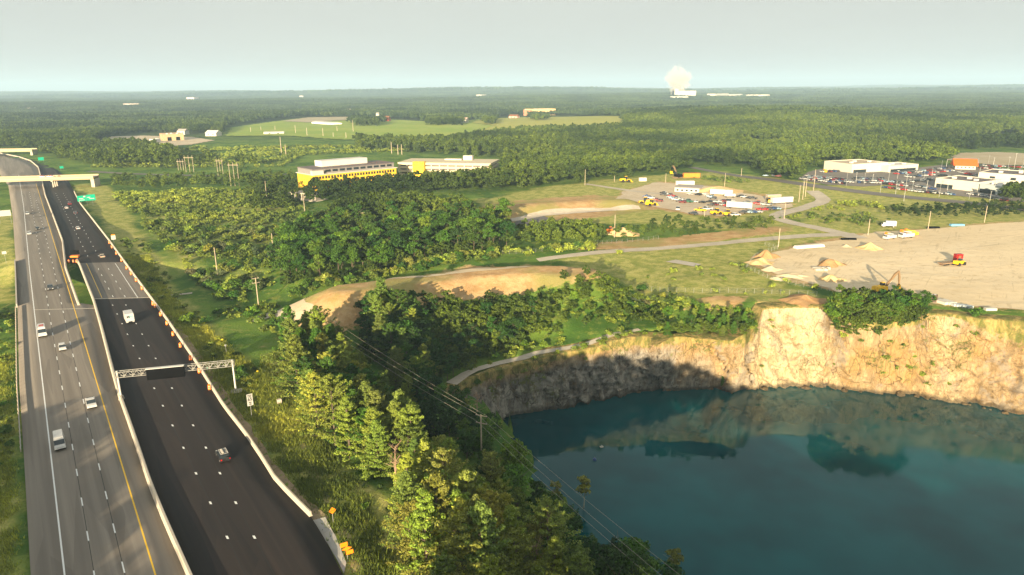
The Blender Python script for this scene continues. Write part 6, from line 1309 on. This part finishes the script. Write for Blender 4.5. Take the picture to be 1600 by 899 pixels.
# slabs, blocks and stored material
o = thing('slab_stack', G(1264, 387), .25, 'long pile of white concrete slabs at the grassy yard edge', 'slab stack'); MB().box((0, 0, -.1), (15, 3.0, 1.3), top=(.94, .7)).obj('slabs', simple('white_stone', (.74, .69, .60), .8, .15, 1.2), o)
for i in range(7):
    b_ = G(1273+i*3.6, 421+(i % 2)*2.2); tag(MB().box((0, 0, -.1), (1.9, 1.3, 1.1), rz=.2*i).obj('concrete_block', M_CONC, None, b_), 'white concrete block, %s from left in the row before the earth pile' % (ORD[i] if i else 'first'), 'concrete block', 'concrete blocks by the earth pile')
for i, (px, w_) in enumerate(((1469, 1), (1476, 1), (1483, 1))):
    b_ = G(px, 474); tag(MB().box((0, 0, -.1), (1.4, 4.5, 1.0), rz=.35).obj('wrapped_bale', M_WB, None, b_), 'white wrapped bale, %s of three beside the dark tanks' % ('left', 'middle', 'right')[i], 'bale', 'white bales')
for i, px in enumerate((1453, 1459)):
    o = thing('storage_tank', G(px, 472), 0, 'dark upright tank, %s of two on the rim storage row' % ('left', 'right')[i], 'tank', 'dark tanks'); MB().tube((0, 0, 0), (0, 0, 2.6), .95, .9, 14).obj('shell', simple('tank_brown', (.09, .06, .045)), o); MB().tube((0, 0, 2.6), (0, 0, 2.8), .5, .3, 10).obj('lid', M_STEEL, o)
for i, px in enumerate((1446, 1433, 1427, 1421)): tag(MB().box((0, 0, -.1), (2.2, 1.6, 1.3), rz=.1*i).obj('pallet_load', M_WB if i % 2 else M_CONC, None, G(px, 471-i*.6)), 'pale pallet load, %s from right along the rim storage row' % ORD[i], 'pallet load', 'pallet loads on the rim')
for i in range(6):
    b_ = G(1492+i*4.5, 478+i*.6); tag(MB().box((0, 0, -.1), (2.0, 1.4, .8), rz=.2).obj('crate', simple('blueish_crate', (.40, .44, .46)), None, b_), 'grey-blue crate, %s from left right of the white bales' % ORD[i], 'crate', 'grey crates on the rim')
tag(MB().box((0, 0, -.1), (3.6, 1.4, .9)).obj('container', M_WB, None, G(1547, 485)), 'single small white container near the lone rim bush', 'container')
tag(MB().box((0, 0, -.1), (7, 2, 1.0)).obj('boat_cover', simple('blue_sheet', (.15, .38, .58)), None, G(1495, 353)), 'blue covered load at the back edge of the yard', 'load'); tag(MB().box((0, 0, -.1), (6, 1.6, 1.0)).obj('pipe_stack', M_BLACK, None, G(1458, 357)), 'dark pipe stack left of the blue covered load', 'pipes'); tag(MB().box((0, 0, -.1), (7, 1.4, .9)).obj('pipe_stack', M_BLACK, None, G(1326, 375)), 'dark pipe stack beside the yard entrance', 'pipes')
o = thing('sand_mat', G(1262, 474), 0, 'flat brown tarp lying on the rim edge', 'tarp')
bpy.data.objects.remove(o)
o = thing('floating_dock', (0, 0, ZW), .4, 'tiny white float drifting on the quarry lake', 'float'); q = P(940, 699, ZW); o.location = (q[0], q[1], ZW+.02); o.scale = (.7,)*3; MB().box((0, 0, 0), (1.3, .9, .35)).obj('hull', M_WB, o); MB().box((0, 0, .35), (.5, .4, .5), top=(.5, .5)).obj('cabin', M_STEEL, o)
q = P(929, 719, ZW); o = thing('buoy', (q[0], q[1], ZW), 0, 'small blue buoy beside the leafy tree at the lake edge', 'buoy'); MB().tube((0, 0, 0), (0, 0, .5), .55, .4, 10).obj('float', paintmat(CARC['blue']), o); MB().tube((0, 0, .5), (0, 0, .9), .05).obj('pin', M_STEEL, o)
# ---------------------------------------------------------------- parked cars
rc = random.Random(9); kinds = ['sedan', 'suv', 'pickup', 'hatch', 'suv', 'sedan']; cols = ['white', 'white', 'silver', 'black', 'dark grey', 'red', 'dark red', 'blue', 'silver', 'black', 'dark grey', 'pale blue']
ROWS = [(1253, 281, 1318, 288.5, 16, 'front row of the crowded left car park'), (1262, 277, 1320, 283, 13, 'back row of the crowded left car park'), (1325, 286, 1376, 287.5, 12, 'front row below the tall white showroom'), (1335, 281, 1376, 281, 9, 'back row below the tall white showroom'), (1378, 294, 1430, 300.5, 12, 'road side row of the middle car park'), (1432, 301, 1486, 305.5, 12, 'road side row before the nearest showroom'), (1384, 289, 1412, 292, 6, 'short row in the middle car park'), (1416, 286, 1455, 282, 8, 'row left of the nearest showroom'), (1418, 278, 1456, 274.5, 8, 'row right of the low showroom wing'), (1436, 269, 1476, 264, 9, 'row left of the orange roofed restaurant'), (1516, 305.5, 1545, 309, 6, 'row before the glass annexe'), (1548, 311, 1568, 315, 5, 'row left of the right edge clump'), (1400, 273, 1436, 270, 7, 'row before the low showroom wing'), (1532, 264, 1592, 268, 10, 'row right of the orange roofed restaurant'), (1500, 271, 1524, 276, 5, 'row between restaurant and warehouse'), (1284, 270, 1308, 269, 5, 'back corner row left of the tall showroom'), (1258, 279, 1320, 285.5, 14, 'middle row of the crowded left car park'), (1342, 283.5, 1378, 284.5, 9, 'middle row below the tall white showroom'), (1382, 285, 1412, 287, 7, 'upper row in the middle car park'), (1425, 292, 1456, 297, 8, 'short row left of the nearest showroom front'), (1446, 272, 1486, 268, 9, 'upper row left of the restaurant'), (1530, 260, 1596, 263, 12, 'rearmost row right of the restaurant'), (1470, 276, 1500, 279, 6, 'row behind the nearest showroom')]
STG = [(1031, 301, 1069, 316, 9, 'diagonal line in the staging yard'), (1072, 316, 1096, 318, 3, 'line by the red car in the staging yard'), (1101, 305, 1114, 312, 4, 'group before the far white trailer'), (1108, 317, 1142, 316, 6, 'line left of the long trailer'), (1156, 309, 1176, 312, 4, 'group right of the short trailer'), (1186, 329, 1214, 328, 5, 'group at the right end of the staging yard'), (1076, 305, 1090, 306, 2, 'pair beside the site office'), (160, 226, 225, 222, 9, 'line in the left far parking lot'), (1196, 276, 1215, 277, 3, 'group by the round clump'), (1036, 306, 1066, 318, 7, 'second diagonal line in the staging yard'), (1110, 322, 1132, 321, 5, 'line below the dark cars of the staging yard'), (1165, 318, 1200, 322, 6, 'line right of the long white trailer'), (1010, 309, 1030, 316, 4, 'group right of the left-end loaders'), (1160, 334, 1185, 333, 4, 'group in the grass at the yard front')]
def carrow(x0, y0_, x1, y1_, n, desc, nose):
    for i in range(n):
        if n > 5 and rc.random() < .06: continue
        px = x0+(x1-x0)*(i+.5*rc.random()*.3)/max(1, n-1); py = y0_+(y1_-y0_)*i/max(1, n-1); b_ = G(px, py); c_, k_ = rc.choice(cols), rc.choice(kinds)
        o = link('parked_car', far_car_mesh(k_, c_), None, (b_.x, b_.y, b_.z+.3)); o.rotation_euler = (0, 0, nose+rc.uniform(-.06, .06)); kk = {'suv': 'SUV', 'pickup': 'pickup', 'hatch': 'hatchback', 'sedan': 'sedan'}[k_]
        m_ = n-1-i; w = 'leftmost' if i == 0 else ('rightmost' if m_ == 0 else (ORD[min(i, 12)]+' from left' if i < n/2 else ORD[min(m_, 12)]+' from right'))
        tag(o, '%s %s, %s, %s' % (c_, kk, w, desc), 'car', 'parked cars: '+desc)
for r_ in ROWS: carrow(*r_, .35)
for r_ in STG: carrow(*r_, rc.uniform(.7, 1.2))
for i, (px, py, kd, cc, l) in enumerate(((1094, 331, 'pickup', 'yellow', 'yellow pickup left of the pole in the staging yard'), (1104, 329, 'pickup', 'white', 'white pickup with dark load in the staging yard'), (1059, 329, 'pickup', 'white', 'white pickup at the front left of the staging yard'), (1075, 317, 'pickup', 'green', 'dark green truck in the open middle of the staging yard'), (1149, 338, 'sedan', 'white', 'white car at the front edge right of the loaders'), (1185, 320, 'pickup', 'red', 'small red truck left of the right-hand trailers'), (1083, 336, 'sedan', 'dark grey', 'dark grey car in the grass at the front of the staging yard'))):
    o = link('parked_truck' if kd == 'pickup' else 'parked_car', far_car_mesh(kd, cc), None, G(px, py)+Vector((0, 0, .28))); o.rotation_euler = (0, 0, .9+i); o.scale = (1.25,)*3; tag(o, l, 'truck' if kd == 'pickup' else 'car', 'vehicles in the staging yard')
tag(link('parked_van', far_car_mesh('van', 'yellow'), None, G(1288, 270)+Vector((0, 0, .3))), 'bright yellow van in the back corner of the left car park', 'van')
# lamp poles of the car parks
LPS = [(1322, 291, 267), (1337, 287, 270), (1350, 289, 271), (1363, 286, 273), (1375, 302, 279), (1399, 304, 283), (1412, 315, 273), (1425, 300, 277), (1447, 300, 283), (1467, 309, 289), (1480, 298, 282), (1514, 312, 298), (1546, 317, 299), (1580, 315, 300), (1388, 284, 270), (1402, 280, 267), (1443, 283, 266), (1456, 276, 264), (1470, 268, 252), (1478, 264, 250), (1544, 256, 243), (1552, 259, 247), (1575, 263, 246), (1584, 266, 240), (1598, 262, 247), (1527, 262, 248), (1560, 277, 262), (1573, 279, 262), (1530, 275, 262), (1255, 297, 280)]
for i, (px, by, ty) in enumerate(LPS):
    b_ = G(px, by); H = hsolve(b_, ty); o = thing('lamp_post', b_, .4*i, 'pale lamp post, %s' % ('%s one from left among the dealership lamps' % ORD[i] if i < 13 else '%s of the later dealership lamps towards the right' % ORD[min(i-13, 12)] if i < 26 else '%s of the last few lamps beyond the restaurant' % ORD[i-26]), 'lamp post', 'lamp posts of the car parks')
    MB().tube((0, 0, -.3), (0, 0, H), .13, .08, 7).obj('pole', M_STEEL, o); MB().box((0, 0, H), (1.5, .4, .18)).obj('lamp_head', M_STEEL, o)
o, H = pole(1230, 272, 258, 0, .14, 'curved white street lamp at the country road junction', 'street_lamp', cat='street lamp', group='street lamps', mat=M_GALV); MB().tube((0, 0, H), (-3, 0, H+.5), .1).obj('arm', M_GALV, o)
# chain-link fence along the rim
def fence(pxs, label, h=1.8, gap=3.0):
    pts = [G(*p) for p in pxs]; o = thing('chain_link_fence', pts[0], 0, label, 'fence'); b0 = Vector(pts[0]); q = resample(np.array([list(p) for p in pts]), gap)
    pm = MB().tube((0, 0, -.3), (0, 0, h), .05, .05, 5); pm.mats = [M_STEEL]; pm = pm.mesh('post'); w = MB()
    q[:, 2] = hgt(q[:, 0], q[:, 1])
    for i in range(min(len(q), 95)): link('post', pm, o, Vector(q[i])-b0)
    for i in range(len(q)-1):
        for z in (.3, .8, 1.3, h): w.tube(Vector(q[i])-b0+Vector((0, 0, z)), Vector(q[i+1])-b0+Vector((0, 0, z)), .022, .022, 3, False)
    w.obj('wire_mesh', M_STEEL, o)
fence([(1005, 455), (1060, 457), (1120, 458), (1180, 459), (1240, 461), (1290, 464)], 'long wire fence along the grassy top of the quarry'); fence([(775, 397), (830, 396), (900, 388), (960, 380), (1030, 374)], 'wire fence between the tree belt and the gravel track')
fence([(1195, 384), (1215, 390), (1180, 402), (1165, 420), (1200, 436), (1250, 448), (1300, 456)], 'wire fence curving round the tip of the gravel yard')
# bare dead tree in the pines, and pale birches over the water
def dead_tree(px, py, H, label, seed, mat=simple('dead_wood', (.30, .20, .13), .9, .2)):
    b_ = G(px, py); o = thing('dead_tree', b_, 0, label, 'dead tree'); rr_ = random.Random(seed); mb = MB(); mb.tube((0, 0, -.4), (.3, .2, H), .22, .05, 7, False)
    for i in range(26):
        z = H*rr_.uniform(.25, .98); an = rr_.uniform(0, 6.28); l = rr_.uniform(1.2, 3.2)*(1.15-z/H*.6); e = Vector((math.cos(an)*l, math.sin(an)*l, z+l*rr_.uniform(.2, .8))); a_ = Vector((.3*z/H, .2*z/H, z)); mb.tube(a_, e, .07, .02, 4, False)
        for j in range(3): c = a_.lerp(e, rr_.uniform(.4, .9)); mb.tube(c, c+Vector((rr_.uniform(-.6, .6), rr_.uniform(-.6, .6), rr_.uniform(.2, .7))), .03, .012, 3, False)
    mb.obj('trunk', mat, o)
dead_tree(618, 760, 8.5, 'bare pinkish dead tree between the two pine stands', 4); dead_tree(835, 935, 10, 'bare reddish dead tree in the front of the foreground pines', 6); dead_tree(745, 655, 7, 'bleached dead tree beside the power line', 8)
for i, (px, py, H, tn, l) in enumerate(((912, 790, 8.5, 'yellow-green', 'sunlit pale birch leaning over the lake edge'), (866, 800, 8.5, 'yellow-green', 'bright yellow tree under the power wires by the lake'), (1050, 905, 8, 'yellow-green', 'lone yellow birch leaning out over the water at the bottom'), (728, 660, 7, 'yellow-green', 'sunlit yellow tree left of the tall pole'), (820, 840, 7, 'bright green', 'sunlit light green tree below the power wires'))):
    b_ = G(px, py); o = thing('birch_tree', b_, i, l, 'birch'); V, F_ = broad_crown(900+i, H=H, Rr=H*.26, z0=.16, lobes=11, clumps=7, per=20, leaf=.42); c = link('crown', np_mesh('crown', V, F_, [M_LEAF]), o); c.color = (.23, .23, .055, 1) if 'yellow' in tn else (.15, .19, .04, 1); tb = trunk_mb(H, .13, 70+i); tb.mats = [M_BIRCH]; link('trunk', tb.mesh('trunk'), o)
rb_ = random.Random(12)
for i in range(34):
    px = 1000+i*17.5+rb_.uniform(-16, 16); py = float(np.interp(px, [p[0] for p in BASE_PX], [p[1] for p in BASE_PX])); q = P(px, py+2, ZW); r = .25+1.2*rb_.random()**2; bm = bmesh.new(); bmesh.ops.create_icosphere(bm, subdivisions=2, radius=r)
    for v in bm.verts: v.co *= 1+.5*MN.noise(v.co*1.1/r+Vector((i, 0, 0))); v.co.z *= .7
    me = bpy.data.meshes.new('boulder'); bm.to_mesh(me); bm.free(); me.materials.append(cliff_me.materials[0]); tag(link('boulder', me, None, (q[0], q[1]+1.0, ZW-.1)), 'fallen rock at the foot of the cliff, %s' % (('%s from the shaded left end' % ORD[i]) if i < 13 else ('%s from the right edge' % ORD[33-i]) if i > 20 else '%s below the bright middle' % ORD[i-13]), 'rock', 'fallen rocks at the waterline')
# ---------------------------------------------------------------- haze
m, t, oo = new_mat('haze_air'); pv = nd(t, 'ShaderNodeVolumePrincipled'); pv.inputs['Color'].default_value = (.54, .76, .98, 1); pv.inputs['Density'].default_value = 1.15e-4; pv.inputs['Anisotropy'].default_value = 0.0
t.links.new(pv.outputs[0], oo.inputs['Volume'])
mb = MB(); mb.box((0, 8000, float(min(GH.min(), -33))-1), (29000, 19500, 290+34)); hz_ = mb.obj('haze', m); tag(hz_, kind='stuff')
